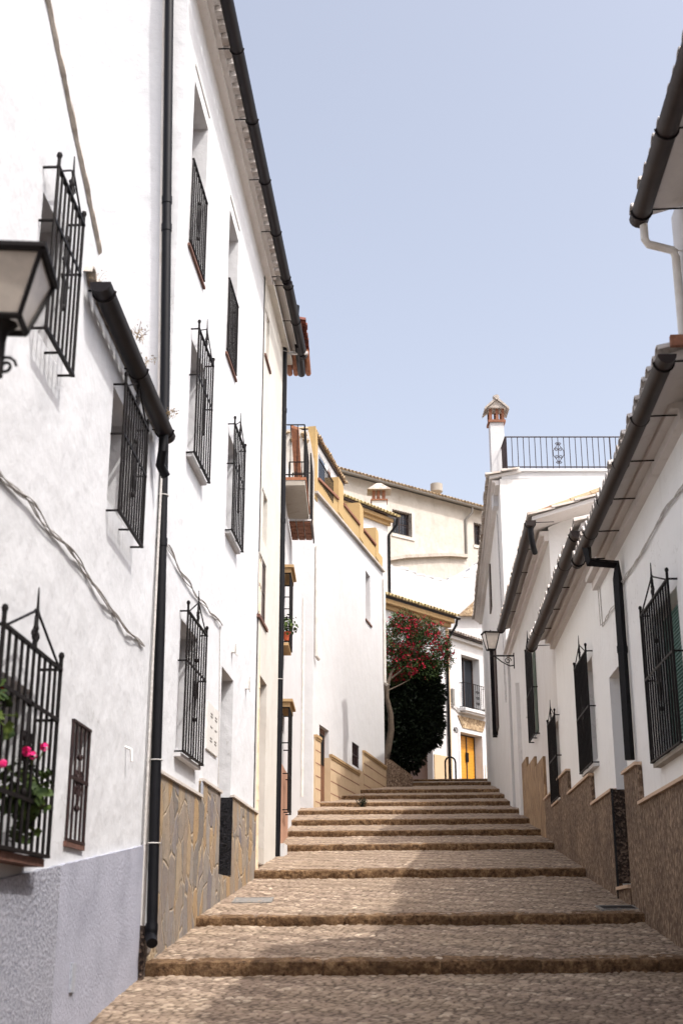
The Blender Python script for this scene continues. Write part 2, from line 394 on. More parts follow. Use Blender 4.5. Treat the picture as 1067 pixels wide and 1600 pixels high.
def grille(F, parent, a, b, c, d, dep, sp=.115, mids=(.62,), crown=True, orn=True, r=.0095, mat='iron', box=True, name='grille'):
    mb = MB(); n = max(2, round((b-a)/sp)); P = lambda s, z, o=dep: F.pt(s, o, z)
    for i in range(n+1):
        s = a+(b-a)*i/n; mb.tube([P(s, c), P(s, d)], r*(1.25 if i in (0, n) else 1), 6)
    for z in (c, d): mb.box(F, a-.012, b+.012, dep-.013, dep+.013, z-.009, z+.009)
    for m in mids:
        z = c+(d-c)*m; mb.box(F, a-.01, b+.01, dep+.004, dep+.012, z-.012, z+.012)
    if box:
        for z in [c, d] + [c+(d-c)*m for m in mids]:
            for s in (a, b): mb.tube([P(s, z), P(s, z, -.02)], r, 5)
        if dep > .08:
            for s in ((a+b)/2,): mb.tube([P(s, c), P(s, c, -.02)], r, 5)
    T = F.t; Zv = Vector((0, 0, 1)); mid = (a+b)/2; h = min(.26, (b-a)*.3)
    if crown:
        for s in (a, b):
            mb.tube([P(s, d), P(s, d+.07)], r*1.3, 6); mb.ball(P(s, d+.085), .02, 1.3)
        mb.tube([P(mid, d), P(mid, d+h*.7), P(mid+.012, d+h*.85), P(mid, d+h+.1)], [r*1.5, r*1.3, r, r*.4], 6)
        for g in (-1, 1):
            e = a if g < 0 else b
            mb.tube([P(e - g*.06, d+.01), P(mid+g*.06, d+h*.78), P(mid+g*.03, d+h*.86), P(mid, d+h*.7)], r*.8, 5)
            mb.tube(scroll(P(mid+g*.035, d+.07), T*g, Zv, .035), r*.8, 5)
        mb.ball(P(mid, d+h*.45), .02, 1.2)
    if orn:
        zc = c+(d-c)*.5; hh = (d-c)*.22
        for g in (-1, 1):
            mb.tube([P(mid, zc+hh), P(mid+g*.02, zc+hh*.4), P(mid+g*.05, zc), P(mid+g*.02, zc-hh*.4), P(mid, zc-hh)], r, 5)
            mb.tube(scroll(P(mid+g*.055, zc+.05), T*g, Zv, .035), r*.7, 5)
            mb.tube(scroll(P(mid+g*.055, zc-.05), T*g, -Zv, .035), r*.7, 5)
        mb.ball(P(mid, zc+hh), .022, 1.2); mb.ball(P(mid, zc-hh), .022, 1.2)
    return obj(name, mb, mat, parent)
def gutter(F, parent, s0, s1, o, z, r=.075, mat='gutter', rods=1.1, ow=0.0, name='gutter', sag=.01):
    mb = MB(); k = 8; n = max(2, int((s1-s0)/.8)); V = []; Fs = []
    for i in range(n+1):
        s = s0+(s1-s0)*i/n; dz = -sag*math.sin(math.pi*i/n) + .003*noise.noise(Vector((s, 3, z)))
        for rr in (r, r-.008):
            for j in range(k+1):
                a = math.pi + math.pi*j/k; V.append(F.pt(s, o+rr*math.cos(a), z+dz+rr*math.sin(a)*1.05))
    m = 2*(k+1)
    for i in range(n):
        for j in range(k):
            Fs.append((i*m+j, i*m+j+1, (i+1)*m+j+1, (i+1)*m+j)); q = k+1+j
            Fs.append((i*m+q, i*m+q+1, (i+1)*m+q+1, (i+1)*m+q))
        for q in (0, k): Fs.append((i*m+q, (i+1)*m+q, (i+1)*m+k+1+q, i*m+k+1+q))
    Fs += [tuple(range(k+1)), tuple(n*m+j for j in range(k, -1, -1))]
    mb.add(V, Fs); g = obj(name, mb, mat, parent)
    if rods:
        q = max(1, int((s1-s0)/rods))
        for i in range(q+1):
            s = s0+.15+(s1-s0-.3)*i/q; rb = MB()
            arc = [F.pt(s, o+(r+.006)*math.cos(a), z+(r+.006)*math.sin(a)*1.05) for a in [math.pi+math.pi*j/8 for j in range(9)]]
            rb.tube(arc, .009, 5); rb.tube([F.pt(s, o+r, z), F.pt(s, -ow-.03, z+.01)], .008, 5)
            obj('bracket', rb, 'iron', g)
    return g
def roof(F, parent, s0, s1, over, z, slope=.3, length=3.5, tile='tile', soffit='soffit', sp=.2, th=.07, rows=7, name='roof', r=.09, rowlen=.42):
    """sloping slab with rows of curved clay tiles; its lower edge overhangs the wall by `over`"""
    up = lambda o: z + (over-o)*slope
    sb = MB(); e0, e1 = over-.05, over-length
    P = [F.pt(a, o, up(o)+dz) for dz in (-th, 0) for o in (e0, e1) for a in (s0, s1)]
    sb.add(P, [(0, 2, 3, 1), (4, 5, 7, 6), (0, 1, 5, 4), (2, 6, 7, 3), (0, 4, 6, 2), (1, 3, 7, 5)])
    rf = obj(name, sb, soffit, parent, smooth=False)
    tb = MB(); n = max(2, round((s1-s0)/sp)); rng = random.Random(int(s0*100)+int(z*10)); K = 6
    for i in range(n+1):
        s = s0+(s1-s0)*i/n
        for j in range(rows):
            jit = rng.uniform(-.02, .02); a0 = over+.04-j*rowlen+jit; a1 = a0-rowlen-.06; ds = rng.uniform(-.008, .008)
            V = []
            for (o, rr, lift) in ((a0, r, .03), (a0, r-.018, .03), (a1, r*.8, .0), ):
                for k in range(K+1):
                    a = math.pi*k/K; V.append(F.pt(s+ds+rr*math.cos(a), o, up(o)+lift+rr*math.sin(a)*.85-.0))
            m = K+1; Fs = []
            for k in range(K):
                Fs.append((k, k+1, m+k+1, m+k)); Fs.append((k, k+1, 2*m+k+1, 2*m+k)); Fs.append((m+k, m+k+1, 2*m+k+1, 2*m+k))
            tb.add(V, Fs)
        if i < n:      # channel tile between two covers
            sm = s+(s1-s0)/n/2; V = []; o0_, o1_ = over+.03, over-rows*rowlen
            for o in (o0_, o1_):
                for dz in (0, .012):
                    for k in range(5):
                        a = math.pi + math.pi*k/4; V.append(F.pt(sm+sp*.42*math.cos(a), o, up(o)+.055+dz+sp*.25*math.sin(a)))
            Fs = []
            for k in range(4):
                Fs += [(k, k+1, 10+k+1, 10+k), (5+k, 5+k+1, 15+k+1, 15+k), (k, k+1, 5+k+1, 5+k)]
            tb.add(V, Fs)
    obj('roof_tiles', tb, tile, rf, fix=False)
    return rf
def pipe(pts, r, mat, parent, name='downpipe', F=None, clips=(), seg=12, joints=()):
    mb = MB().tube(pts, r, seg)
    for (i, f) in joints:
        p = Vector(pts[i]).lerp(Vector(pts[i+1]), f); d = (Vector(pts[i+1])-Vector(pts[i])).normalized()
        mb.tube([p-d*.04, p+d*.04], r*1.14, seg)
    g = obj(name, mb, mat, parent)
    if clips and F:
        for (i, f) in clips:
            cb = MB(); p = Vector(pts[i]).lerp(Vector(pts[i+1]), f)
            cb.tube([p + Vector((math.cos(a)*(r+.006), math.sin(a)*(r+.006), 0)) for a in [2*math.pi*k/12 for k in range(13)]], .006, 5)
            cb.tube([p, p - F.n*(r+.08)], .006, 5)
            obj('clip', cb, 'wpipe' if mat in ('wpipe',) else 'cable', g)
    return g
def cable(F, parent, pts, r=.012, n=3, mat='cable', seed=1, o=.03, name='cable', amp=.012, step=.12):
    rng = random.Random(seed); mb = MB()
    for k in range(n):
        P = []; ph = rng.uniform(0, 6)
        for (a, za), (b, zb) in zip(pts, pts[1:]):
            L = math.hypot(b-a, zb-za); m = max(1, int(L/step))
            for i in range(m):
                f = i/m; s = a+(b-a)*f; z = za+(zb-za)*f
                q = noise.noise(Vector((s*3+ph, z*3, k*5)))
                P.append(F.pt(s, o+amp*math.cos(ph+s*6+k*2.1)+.006*k, z+amp*1.3*math.sin(ph+s*7+k*2.1)+q*amp*1.2))
        P.append(F.pt(pts[-1][0], o, pts[-1][1])); mb.tube(P, r, 6)
    return obj(name, mb, mat, parent)
def mound(F, s, z, w_, h, mat, parent, name, o=0, dep=.03):
    return obj(name, MB().box(F, s-w_/2, s+w_/2, o, o+dep, z-h/2, z+h/2), mat, parent, smooth=False)

# ------------------------------------------------------------------ steps and paving
YS = [11.60, 13.99, 18.66, 22.75, 25.15, 27.54, 30.36, 33.16, 35.93, 38.77, 45.21, 48.75]
ZB = [-.38, .03, .67, 1.27, 1.67, 2.06, 2.51, 2.94, 3.38, 3.82, 4.70, 5.22]
RISE = [.115, .095, .113, .107, .107, .112, .098, .104, .104, .104, .11, .09]
def cross(x): return .008*(x-.8)
def tread_z(i, y):            # tread i starts at YS[i]; i = -1 is the one under the camera
    if i < 0: return ZB[0] - .12*(YS[0]-y)
    if i == len(YS)-1: return ZB[i]+RISE[i]+.07*(y-YS[i])
    z0 = ZB[i]+RISE[i]; return z0 + (ZB[i+1]-z0)*(y-YS[i])/(YS[i+1]-YS[i])
def gz(x, y):
    i = -1
    for k, v in enumerate(YS):
        if y >= v: i = k
    return tread_z(i, y) + cross(x)
def cobbles(name, i, y0, y1, x0, x1, res, seed):
    nx = int((x1-x0)/res)+1; ny = int((y1-y0)/res)+1
    X, Y = np.meshgrid(np.linspace(x0, x1, nx), np.linspace(y0, y1, ny)); cx, cy = .08, .064
    Xo, Yo = X, Y; X = Xo+.05*np.sin(Yo*4.1+1.3*Xo)+.03*np.sin(Yo*11+seed); Y = Yo+.045*np.sin(Xo*3.3+.7*Yo)+.02*np.sin(Xo*12+seed*2)
    gi, gj = np.floor(X/cx).astype(int), np.floor(Y/cy).astype(int)
    def h(a, b, k):
        v = np.sin(a*127.1+b*311.7+k*74.7+seed)*43758.5453; return v-np.floor(v)
    f1 = np.full(X.shape, 9.); f2 = np.full(X.shape, 9.); idv = np.zeros(X.shape)
    for a in (-1, 0, 1):
        for b in (-1, 0, 1):
            p, q = gi+a, gj+b
            sx = (p+.5+(h(p, q, 1)-.5)*.8 + .5*(q % 2))*cx - (.25*cx); sy = (q+.5+(h(p, q, 2)-.5)*.75)*cy
            d = np.sqrt(((X-sx)/1.25)**2+(Y-sy)**2); cl = d < f1
            f2 = np.where(cl, f1, np.minimum(f2, d)); idv = np.where(cl, h(p, q, 3), idv); f1 = np.where(cl, d, f1)
    X, Y = Xo, Yo; g = np.clip((f2-f1)/.03, 0, 1); dome = g*g*(3-2*g)*(.55+.45*np.sin(X*3.1+Y*5.3+seed)**2)
    Z = np.vectorize(lambda x, y: noise.noise(Vector((x*1.1, y*.9, i*7.)))*.018 + noise.noise(Vector((x*5, y*5, 2.)))*.006)(X, Y) if X.size < 90000 else 0
    if isinstance(Z, int):
        Z = .012*np.sin(X*1.7+1)*np.sin(Y*1.3) + .006*np.sin(X*5.1+Y*2.2)
    base = np.vectorize(lambda y: tread_z(i, y))(Y) + cross(X)
    Z = base + Z*.8 + .014*dome + (idv-.5)*.012*dome - .009
    e = min(1.0, 1.0)
    if i >= 0: Z[0, :] -= .06
    V = np.stack([X, Y, Z], -1).reshape(-1, 3)
    idx = np.arange(nx*ny).reshape(ny, nx); Fq = np.stack([idx[:-1, :-1], idx[:-1, 1:], idx[1:, 1:], idx[1:, :-1]], -1).reshape(-1, 4)
    me = bpy.data.meshes.new(name); me.vertices.add(len(V)); me.vertices.foreach_set('co', V.ravel())
    me.loops.add(Fq.size); me.loops.foreach_set('vertex_index', Fq.ravel().astype(np.int32))
    me.polygons.add(len(Fq)); me.polygons.foreach_set('loop_start', np.arange(0, Fq.size, 4, dtype=np.int32))
    me.update(calc_edges=True); me.validate()
    me.polygons.foreach_set('use_smooth', np.ones(len(Fq), dtype=bool))
    ca = me.color_attributes.new('stone', 'FLOAT_COLOR', 'POINT')
    cc = np.stack([idv.ravel(), dome.ravel(), np.zeros(idv.size), np.ones(idv.size)], -1); ca.data.foreach_set('color', cc.ravel().astype(np.float32))
    me.materials.append(M['cobble']); o = bpy.data.objects.new(name, me); C.objects.link(o); o['kind'] = 'structure'
    return o
XL = [-2.3, -2.1, -2.0, -1.8, -1.6, -1.5, -1.5, -1.2, -.7, -.2, .4, .9, .9]
XR = [4.0, 3.9, 4.0, 4.3, 4.4, 4.5, 4.7, 4.9, 5.0, 5.3, 5.8, 6.2, 9.0]
cobbles('paving', -1, 8.3, YS[0]+.1, XL[0], XR[0], .021, 1)
cobbles('paving', -1, 1.0, 8.3, -2.3, 3.8, .06, 1)
for i in range(len(YS)):
    y1 = YS[i+1]+.1 if i+1 < len(YS) else 62
    res = .021 if i < 2 else (.03 if i < 4 else .05)
    if i == len(YS)-1: res = .12
    cobbles('paving', i, YS[i]+.09, y1, XL[i+1], XR[i+1], res, 3+i)
def kerb(i):
    rng = random.Random(50+i); mb = MB(); x = XL[i+1]-rng.uniform(0, .4); y = YS[i]; zb = ZB[i]; h = RISE[i]
    while x < XR[i+1]:
        L = rng.uniform(.7, 1.7); nx, ny, nz = max(3, int(L/(.04 if i < 3 else .06))), 6, 5; g = .003; tz = rng.uniform(-.005, .003); ty = rng.uniform(-.012, .012)
        idx = {}
        def vid(a, b, c):
            if (a, b, c) not in idx:
                X = x+g+(L-2*g)*a/nx; Y = y+ty+.24*b/ny; Z = zb-.08+(h+.08+tz)*c/nz + .12*.24*b/ny*(c/nz)
                Y += .045*(1-c/nz)*(1 if b == 0 else 0)*(1 if c < nz else 0); d = Vector((noise.noise(Vector((X*6, Y*9, Z*9+i))), noise.noise(Vector((X*7+9, Y*9, Z*9))), noise.noise(Vector((X*6, Y*8+7, Z*9)))))*.014
                d += Vector((noise.noise(Vector((X*22, Y*22, Z*22+i))), noise.noise(Vector((X*23+9, Y*22, Z*22))), noise.noise(Vector((X*22, Y*22+7, Z*22)))))*.012
                if c == nz:
                    if b == 0: Y += .010; Z -= .006
                    if a in (0, nx): Z -= .008
                if b == 0 and a in (0, nx): Y += .008
                idx[(a, b, c)] = len(V); V.append((X+d.x*.5, Y+d.y, Z+cross(X)+d.z*.6))
            return idx[(a, b, c)]
        V = []; Fs = []
        for a in range(nx):
            for b in range(ny): Fs.append((vid(a, b, nz), vid(a+1, b, nz), vid(a+1, b+1, nz), vid(a, b+1, nz)))
            for c in range(nz): Fs.append((vid(a, 0, c), vid(a+1, 0, c), vid(a+1, 0, c+1), vid(a, 0, c+1)))
        for b in range(ny):
            for c in range(nz):
                for a in (0, nx): Fs.append((vid(a, b, c), vid(a, b+1, c), vid(a, b+1, c+1), vid(a, b, c+1)))
        mb.add(V, Fs); x += L
    return obj('stone_step', mb, 'kerb', kind='structure')
for i in range(len(YS)): kerb(i)
gb = MB(); ys = [-60, 0, 11.6, 18.66, 30.36, 48.75, 70, 120, 400]; zs = [-9, -2.2, -.75, .3, 2.2, 4.9, 6.3, 9, 12]
for (a, za), (b, zb) in zip(zip(ys, zs), zip(ys[1:], zs[1:])):
    gb.quad((-250, a, za), (250, a, za), (250, b, zb), (-250, b, zb))
obj('ground', gb, 'dirt', kind='structure', smooth=False)

# ------------------------------------------------------------------ LEFT 1: near house with blue-grey plinth
FA = left_f(-1.75, 11.65, .03)      # s = 0 at its far corner
def yz(F, x, y, o=0): return F.px(x, y, o)
def op(F, xn, yt, xf, yb, dep=.25, o=0, xnb=None):
    """opening from near edge pixel (xn, yt), far edge column xf, near bottom row yb"""
    s0, z1 = F.px(xn, yt, o); s1 = F.px(xf, yt, o)[0]; z0 = F.px(xnb or xn, yb, o)[1]
    return (min(s0, s1), max(s0, s1), z0, z1, dep)
hA = thing('house', 'nearest white house on the left with rough blue-grey plinth and three barred windows', 'house', (-1.9, 8, -1.2))
a1 = (-4.6, -4.0, 3.52, 4.5, .3); a2 = (-2.28, -1.42, 3.16, 4.12, .3); a3 = (-5.0, -3.95, .44, 1.36, .3); a4 = (-2.93, -2.42, .56, 1.34, .28)
topA = [(-10, 6.9), (-4.87, 5.68), (-3.06, 4.90), (-3.05, 4.45), (0, 4.45)]
wl = obj('wall', wall(FA, -10, -.005, -4, topA, [a1, a2, a3, a4], back=5), 'white', hA, smooth=False)
for o_ in (a1, a2): window(FA, hA, o_, 'woodw')
window(FA, hA, a3, 'woodw', mull=1); wn4 = window(FA, hA, a4, 'woodd', mull=0)
g = grille(FA, hA, -4.65, -3.95, 3.46, 4.585, .10, sp=.1, mids=(.66,))
grille(FA, hA, -2.29, -1.29, 3.07, 4.13, .10, sp=.1, mids=(.6,))
grille(FA, hA, -5.1, -3.85, .40, 1.52, .13, sp=.125, mids=(.72, .25), r=.0105)
grille(FA, hA, -2.93, -2.42, .56, 1.35, .01, sp=.13, mids=(.52,), crown=False, box=False, mat='rail')
obj('sill', MB().box(FA, -5.1, -3.88, -.28, .12, .34, .385), 'rust', hA, smooth=False)
obj('sill', MB().box(FA, -2.96, -2.40, -.2, .02, .515, .55), 'rust', hA, smooth=False)
# plinth: two differently textured stretches
zz = lambda s: .26 + (.67-.26)*(s+4.35)/4.05
sm = FA.px(85, 1400)[0]
obj('plinth', MB().sheet(FA, [(-10, -4), (sm, -4)] + [(sm+(-10-sm)*i/60, zz(sm+(-10-sm)*i/60)+.012*noise.noise(Vector((i*.9, 0, 0)))) for i in range(61)], .0, .034), 'roughcast', hA, smooth=False, label='coarse roughcast stretch of plinth')
obj('plinth', MB().sheet(FA, [(sm, -4), (-.01, -4)] + [(-.01+(sm+.01)*i/50, zz(-.01+(sm+.01)*i/50)+.010*noise.noise(Vector((i*.8, 4, 0)))) for i in range(51)], .0, .030), 'combed', hA, smooth=False, label='combed smoother stretch of plinth')
# mortar verge on the upper edge, lean-to roof and its gutter
vb = MB(); rng = random.Random(3)
pts = []
for i in range(41):
    f = i/40; s = -10+(-3.06+10)*f; z = ztop(topA, s)
    pts.append((s, z))
V = []; Fs = []
for i in range(141):
    f = i/140; st_ = -10+(-3.06+10)*f; z = ztop(topA, st_)
    n1 = noise.noise(Vector((st_*4, 1, 0)))*.02+noise.noise(Vector((st_*17, 5, 0)))*.016; n2 = noise.noise(Vector((st_*6, 9, 0)))*.012+noise.noise(Vector((st_*21, 3, 0)))*.012
    V += [FA.pt(st_, .004, z-.045+n1), FA.pt(st_, .028+n2*.6, z-.02+n1*.6), FA.pt(st_, .022+n2*.5, z+.025+n2), FA.pt(st_, -.3, z+.03+n2)]
for i in range(140):
    for k in range(3): Fs.append((i*4+k, i*4+k+1, i*4+5+k, i*4+4+k))
vb.add(V, Fs)
obj('verge', vb, 'mortar', hA, smooth=False)
roof(FA, hA, -3.4, -.35, .04, 4.46, .12, 3.0, tile='tilegrey', sp=.21, rows=4)
gA = gutter(FA, hA, -3.45, -.42, .12, 4.42, .078, 'gutter_dark', rods=1.35)
pipe([FA.pt(-.62, .12, 4.36), FA.pt(-.62, .12, 4.2), FA.pt(-.50, .08, 4.1), FA.pt(-.42, .12, 4.02)], .045, 'pipe', hA, 'spout')
cable(FA, hA, [yz(FA, -60, 690), yz(FA, 0, 745), yz(FA, 45, 790), yz(FA, 80, 835), yz(FA, 120, 875), yz(FA, 140, 912), yz(FA, 165, 945), yz(FA, 195, 985), yz(FA, 224, 1010)], .005, 4, seed=4, amp=.009, o=.014)
pipe([FA.pt(-.14, .03, 4.3), FA.pt(-.15, .03, 1.0), FA.pt(-.13, .03, -.6)], .012, 'cable', hA, 'conduit')
pipe([FA.pt(-.07, .035, 4.3), FA.pt(-.08, .035, .35), FA.pt(-.08, .035, -.5)], .02, 'wpipe', hA, 'conduit')
obj('corner_strip', MB().box(FA, -.16, .02, .03, .07, -.6, .02), 'granite_brown', hA, smooth=False, label='dark metal strip at foot of corner')
obj('hook', MB().tube([FA.pt(-1.05, 0, 1.42), FA.pt(-1.05, .05, 1.40), FA.pt(-1.05, .06, 1.30)], .014, 6), 'plastic', hA)
obj('vent_grate', MB().box(FA, *sorted((FA.px(104, 1500)[0], FA.px(110, 1500)[0])), .03, .045, FA.px(104, 1550)[1], FA.px(104, 1505)[1]), 'capgrey', hA, smooth=False)

# ------------------------------------------------------------------ LEFT 2: tall white house
FT = left_f(-1.70, 11.6, .062); sT0 = .06
hT = thing('house', 'tall white three-storey house on the left with patchwork stone plinth and long black gutter', 'house', (-1.5, 15, 0))
u1 = op(FT, 304.6, 134, 325.7, 405, .3, xnb=302); u1 = (u1[0], FT.px(325.7, 200)[0], 7.06, 9.15, .3)
u2 = (FT.px(359.5, 327)[0], FT.px(373, 377)[0], 7.06, 9.15, .3)
m1 = (1.06, 1.9, 4.86, 6.12, .3); m2 = (3.82, 4.68, 4.86, 6.12, .3)
l1 = (1.08, 2.1, 1.70, 3.0, .3)
dr = (FT.px(347, 1041)[0], FT.px(365, 1066)[0], -1.0, 3.05, .5)
opsT = [u1, u2, m1, m2, l1, dr]
sT1 = FT.px(398, 1370)[0]
obj('wall', wall(FT, sT0, sT1, -4, 10.35, opsT, back=9, ridge=(-4.5, 12.2)), 'white', hT, smooth=False)
for o_ in (u1, u2, m1, m2, l1): window(FT, hT, o_, 'woodw')
dd = MB().box(FT, dr[0], dr[1], -.5, -.42, -1, 3.05); dT = obj('door', dd, 'woodd', hT, smooth=False)
obj('handle', MB().ball(FT.pt(dr[0]+.15, -.38, 1.9), .04), 'iron', dT)
for u in (u1, u2):
    grille(FT, hT, u[0]+.01, u[1]-.01, 7.10, 8.12, .02, sp=.12, mids=(), crown=False, box=False, name='railing')
    obj('sill', MB().box(FT, u[0]-.03, u[1]+.05, -.2, .03, 7.02, 7.05), 'rust', hT, smooth=False)
    obj('lintel', MB().box(FT, u[0]-.02, u[1]+.04, .0, .012, 9.33, 9.36), 'cable', hT, smooth=False)
for m in (m1, m2):
    grille(FT, hT, m[0]-.07, m[1]+.07, 4.775, 6.21, .09, sp=.14, mids=(.62,)); obj('sill', MB().box(FT, m[0]-.06, m[1]+.05, -.2, .065, 4.735, 4.77), 'whiteb', hT, smooth=False)
grille(FT, hT, l1[0]-.07, l1[1]+.07, 1.65, 3.06, .085, sp=.14, mids=(.64,)); obj('sill', MB().box(FT, l1[0]-.08, l1[1]+.08, -.2, .065, 1.60, 1.635), 'whiteb', hT, smooth=False)
# plinth in stone patchwork, stepped
sa, za = FT.px(250, 1205); sb_, zb_ = FT.px(308, 1258); sc_, zc_ = FT.px(313, 1218); sd, zd = FT.px(350, 1248); se, ze = FT.px(391, 1262)
zA, zB = 1.34, 1.52
sjp = (sb_+sc_)/2
obj('plinth', MB().sheet(FT, [(sT0+.01, -4), (sjp, -4), (sjp, zA), (sT0+.01, zA)], 0, .03).sheet(FT, [(sjp, -4), (dr[0], -4), (dr[0], zB), (sjp, zB)], 0, .03).sheet(FT, [(dr[1], -4), (sT1-.08, -4), (sT1-.08, zB+.05), (dr[1], zB+.05)], 0, .03), 'crazy', hT, smooth=False)
obj('plinth_cap', MB().box(FT, sT0+.01, sjp-.002, 0, .055, zA, zA+.03).box(FT, sjp, dr[0]+.02, 0, .055, zB, zB+.03).box(FT, dr[1]-.02, sT1-.1, 0, .055, zB+.05, zB+.08), 'marble', hT, smooth=False)
obj('plinth_cap', MB().box(FT, sjp-.02, sjp+.07, .028, .04, zA+.032, zB-.002), 'capgrey', hT, smooth=False, label='grey upright marble cap at the jog')
obj('door_jamb', MB().box(FT, dr[1]-.02, dr[1]-.002, -.42, .034, .62, zB+.045), 'granite', hT, smooth=False, label='black granite cladding of the doorway')
obj('doorstep', MB().box(FT, dr[0], dr[1]-.003, -.42, .03, .2, .60), 'crazy', hT, smooth=False)
# meter box
mb_ = (FT.px(323, 1097)[0], FT.px(340, 1112)[0]); bx_ = obj('meter_box', MB().box(FT, mb_[0], mb_[1], .0, .02, FT.px(324, 1172)[1], FT.px(324, 1096)[1]), 'plastic', hT, smooth=False)
z0_, z1_ = FT.px(324, 1172)[1], FT.px(324, 1096)[1]; mk = MB()
for fz in (.2, .26, .5, .72, .78):
    for fs in (.25, .65): mk.box(FT, mb_[0]+(mb_[1]-mb_[0])*fs, mb_[0]+(mb_[1]-mb_[0])*(fs+.16), .02, .024, z0_+(z1_-z0_)*fz, z0_+(z1_-z0_)*fz+.015)
obj('slot', mk, 'cable_dark', bx_, smooth=False)
for (x, y, h_) in ((362, 1015, .14), (384, 1070, .2)):
    s_, z_ = FT.px(x, y); f = obj('wall_fitting', MB().box(FT, s_-.04, s_+.04, 0, .05, z_-h_*.3, z_+h_*.3).tube([FT.pt(s_, .07, z_+h_/2), FT.pt(s_, .07, z_-h_/2)], .018, 8), 'plastic', hT)
cable(FT, hT, [yz(FT, 258, 850), yz(FT, 275, 885), yz(FT, 300, 925), yz(FT, 325, 955), yz(FT, 346, 978)], .005, 4, seed=9, amp=.009, o=.014)
cable(FT, hT, [yz(FT, 343, 980), yz(FT, 342, 1100), yz(FT, 340, 1235)], .006, 1, seed=8, o=.01, amp=.004)
# eaves: corbelled cornice, tile ends, gutter
cb = MB().box(FT, sT0, sT1-.02, 0, .10, 10.16, 10.25).box(FT, sT0, sT1-.02, 0, .16, 10.25, 10.33)
obj('cornice', cb, 'soffit', hT, smooth=False)
rf = roof(FT, hT, sT0-.1, sT1+.1, .27, 10.38, .3, 4.8, tile='tilewhite', sp=.2, rows=4)
n_ = int((sT1-sT0)/.24)
for i in range(n_):
    s = sT0+.12+i*.24; obj('cornice_block', MB().box(FT, s-.07, s+.07, .162, .25, 10.25, 10.33), 'tilewhite', hT, smooth=False)
gutter(FT, hT, sT0-.15, sT1+.02, .33, 10.24, .08, 'gutter_dark', rods=1.35, sag=0)
# black downpipe at the near corner
Pp = [at(268, -60, 11.55), at(265, 0, 11.55), at(261, 330, 11.6), at(258, 600, 11.6), at(251, 960, 11.58), at(244, 1200, 11.56), at(238, 1440, 11.5), at(236.5, 1462, 11.48), at(238, 1474, 11.38)]
pipe(Pp, .048, 'pipe', hT, 'downpipe', FT, clips=[(3, .5), (4, .95), (5, .5)], joints=[(1, .95), (2, .1), (3, .7), (6, .5), (6, .95)])
pipe([at(258, -60, 11.6), at(257, 0, 11.6), at(253, 330, 11.62), at(249, 640, 11.62)], .018, 'wpipe', hT, 'conduit')

# ------------------------------------------------------------------ LEFT 3: narrow cream house
FC = left_f(FT.pt(sT1, 0, 0).x+.02, FT.pt(sT1, 0, 0).y, .062)
hC = thing('house', 'narrow cream house on the left between a cream pipe and a black downpipe', 'house', (-1.2, 20, 1))
sC1 = FC.px(438, 1330)[0]
cU = (FC.px(414, 483)[0]+.1, FC.px(420, 508)[0]+.1, 8.85, 9.65, .3); c2 = (FC.px(410, 760)[0], FC.px(418, 785)[0], 5.6, 6.55, .3)
c3 = (FC.px(406, 860)[0], FC.px(415, 890)[0], 4.55, 5.5, .04); c4 = (FC.px(406, 1053)[0], FC.px(417, 1070)[0], .4, 3.62, .35)
c3 = (c3[0], c3[1]+.1, 4.5, 5.45, .03)
c2 = (c2[0], c2[1], 5.75, 6.55, .3)
obj('wall', wall(FC, .005, sC1, -3, 10.3, [cU, c2, c3, c4], back=9), 'cream', hC, smooth=False)
for q in (cU, c2): window(FC, hC, q, 'woodw')
w3 = window(FC, hC, c3, 'woodd', pane='woodd'); dC = obj('door', MB().box(FC, c4[0], c4[1], -.35, -.3, .4, 3.62), 'woodw', hC, smooth=False)
obj('handle', MB().ball(FC.pt(c4[0]+.1, -.27, 2.0), .04), 'iron', dC)
obj('sill', MB().box(FC, c3[0]-.05, c3[1]+.15, -.1, .03, 4.42, 4.47).box(FC, cU[0]-.05, cU[1]+.15, -.1, .03, 8.76, 8.80), 'rust', hC, smooth=False)
obj('cornice', MB().box(FC, 0, sC1, 0, .1, 10.16, 10.24), 'cream', hC, smooth=False)
roof(FC, hC, .15, sC1+.1, .27, 10.36, .3, 4.8, tile='tilewhite', soffit='soffit', sp=.2, rows=4)
gutter(FC, hC, -.05, sC1-.3, .33, 10.2, .08, 'gutter_dark', rods=1.0, sag=0)
pipe([at(428, 352, 17.9), at(424, 362, 17.95), at(414, 385, 18.7), at(409, 405, 18.8), at(403, 800, 18.85), at(398, 1368, 18.85)], .052, 'cpipe', hC, 'downpipe', FC, joints=[(3, .3), (3, .7), (4, .5), (4, .8)])
pb = FC.px(436, 1340)[0]; q0 = at(463, 478, 20.8)
pipe([at(463, 478, 20.9), at(462, 496, 20.9), at(456, 503, 21.1), at(447, 508, 21.35), at(444, 518, 21.4), at(439, 950, 21.45), at(432, 1338, 21.45)], .06, 'pipe', hC, 'downpipe', FC, clips=[(4, .08), (5, .3)], joints=[(4, .3), (4, .7), (5, .45), (5, .5)])
obj('patch', MB().box(FC, FC.px(401, 1320)[0], FC.px(411, 1330)[0], 0, .015, .9, 1.12), 'oldcream', hC, smooth=False)
obj('kerb_strip', MB().box(FC, sC1-.5, sC1-.02, 0, .12, -1, FC.px(437, 1325)[1]+.05), 'whiteb', hC, smooth=False)

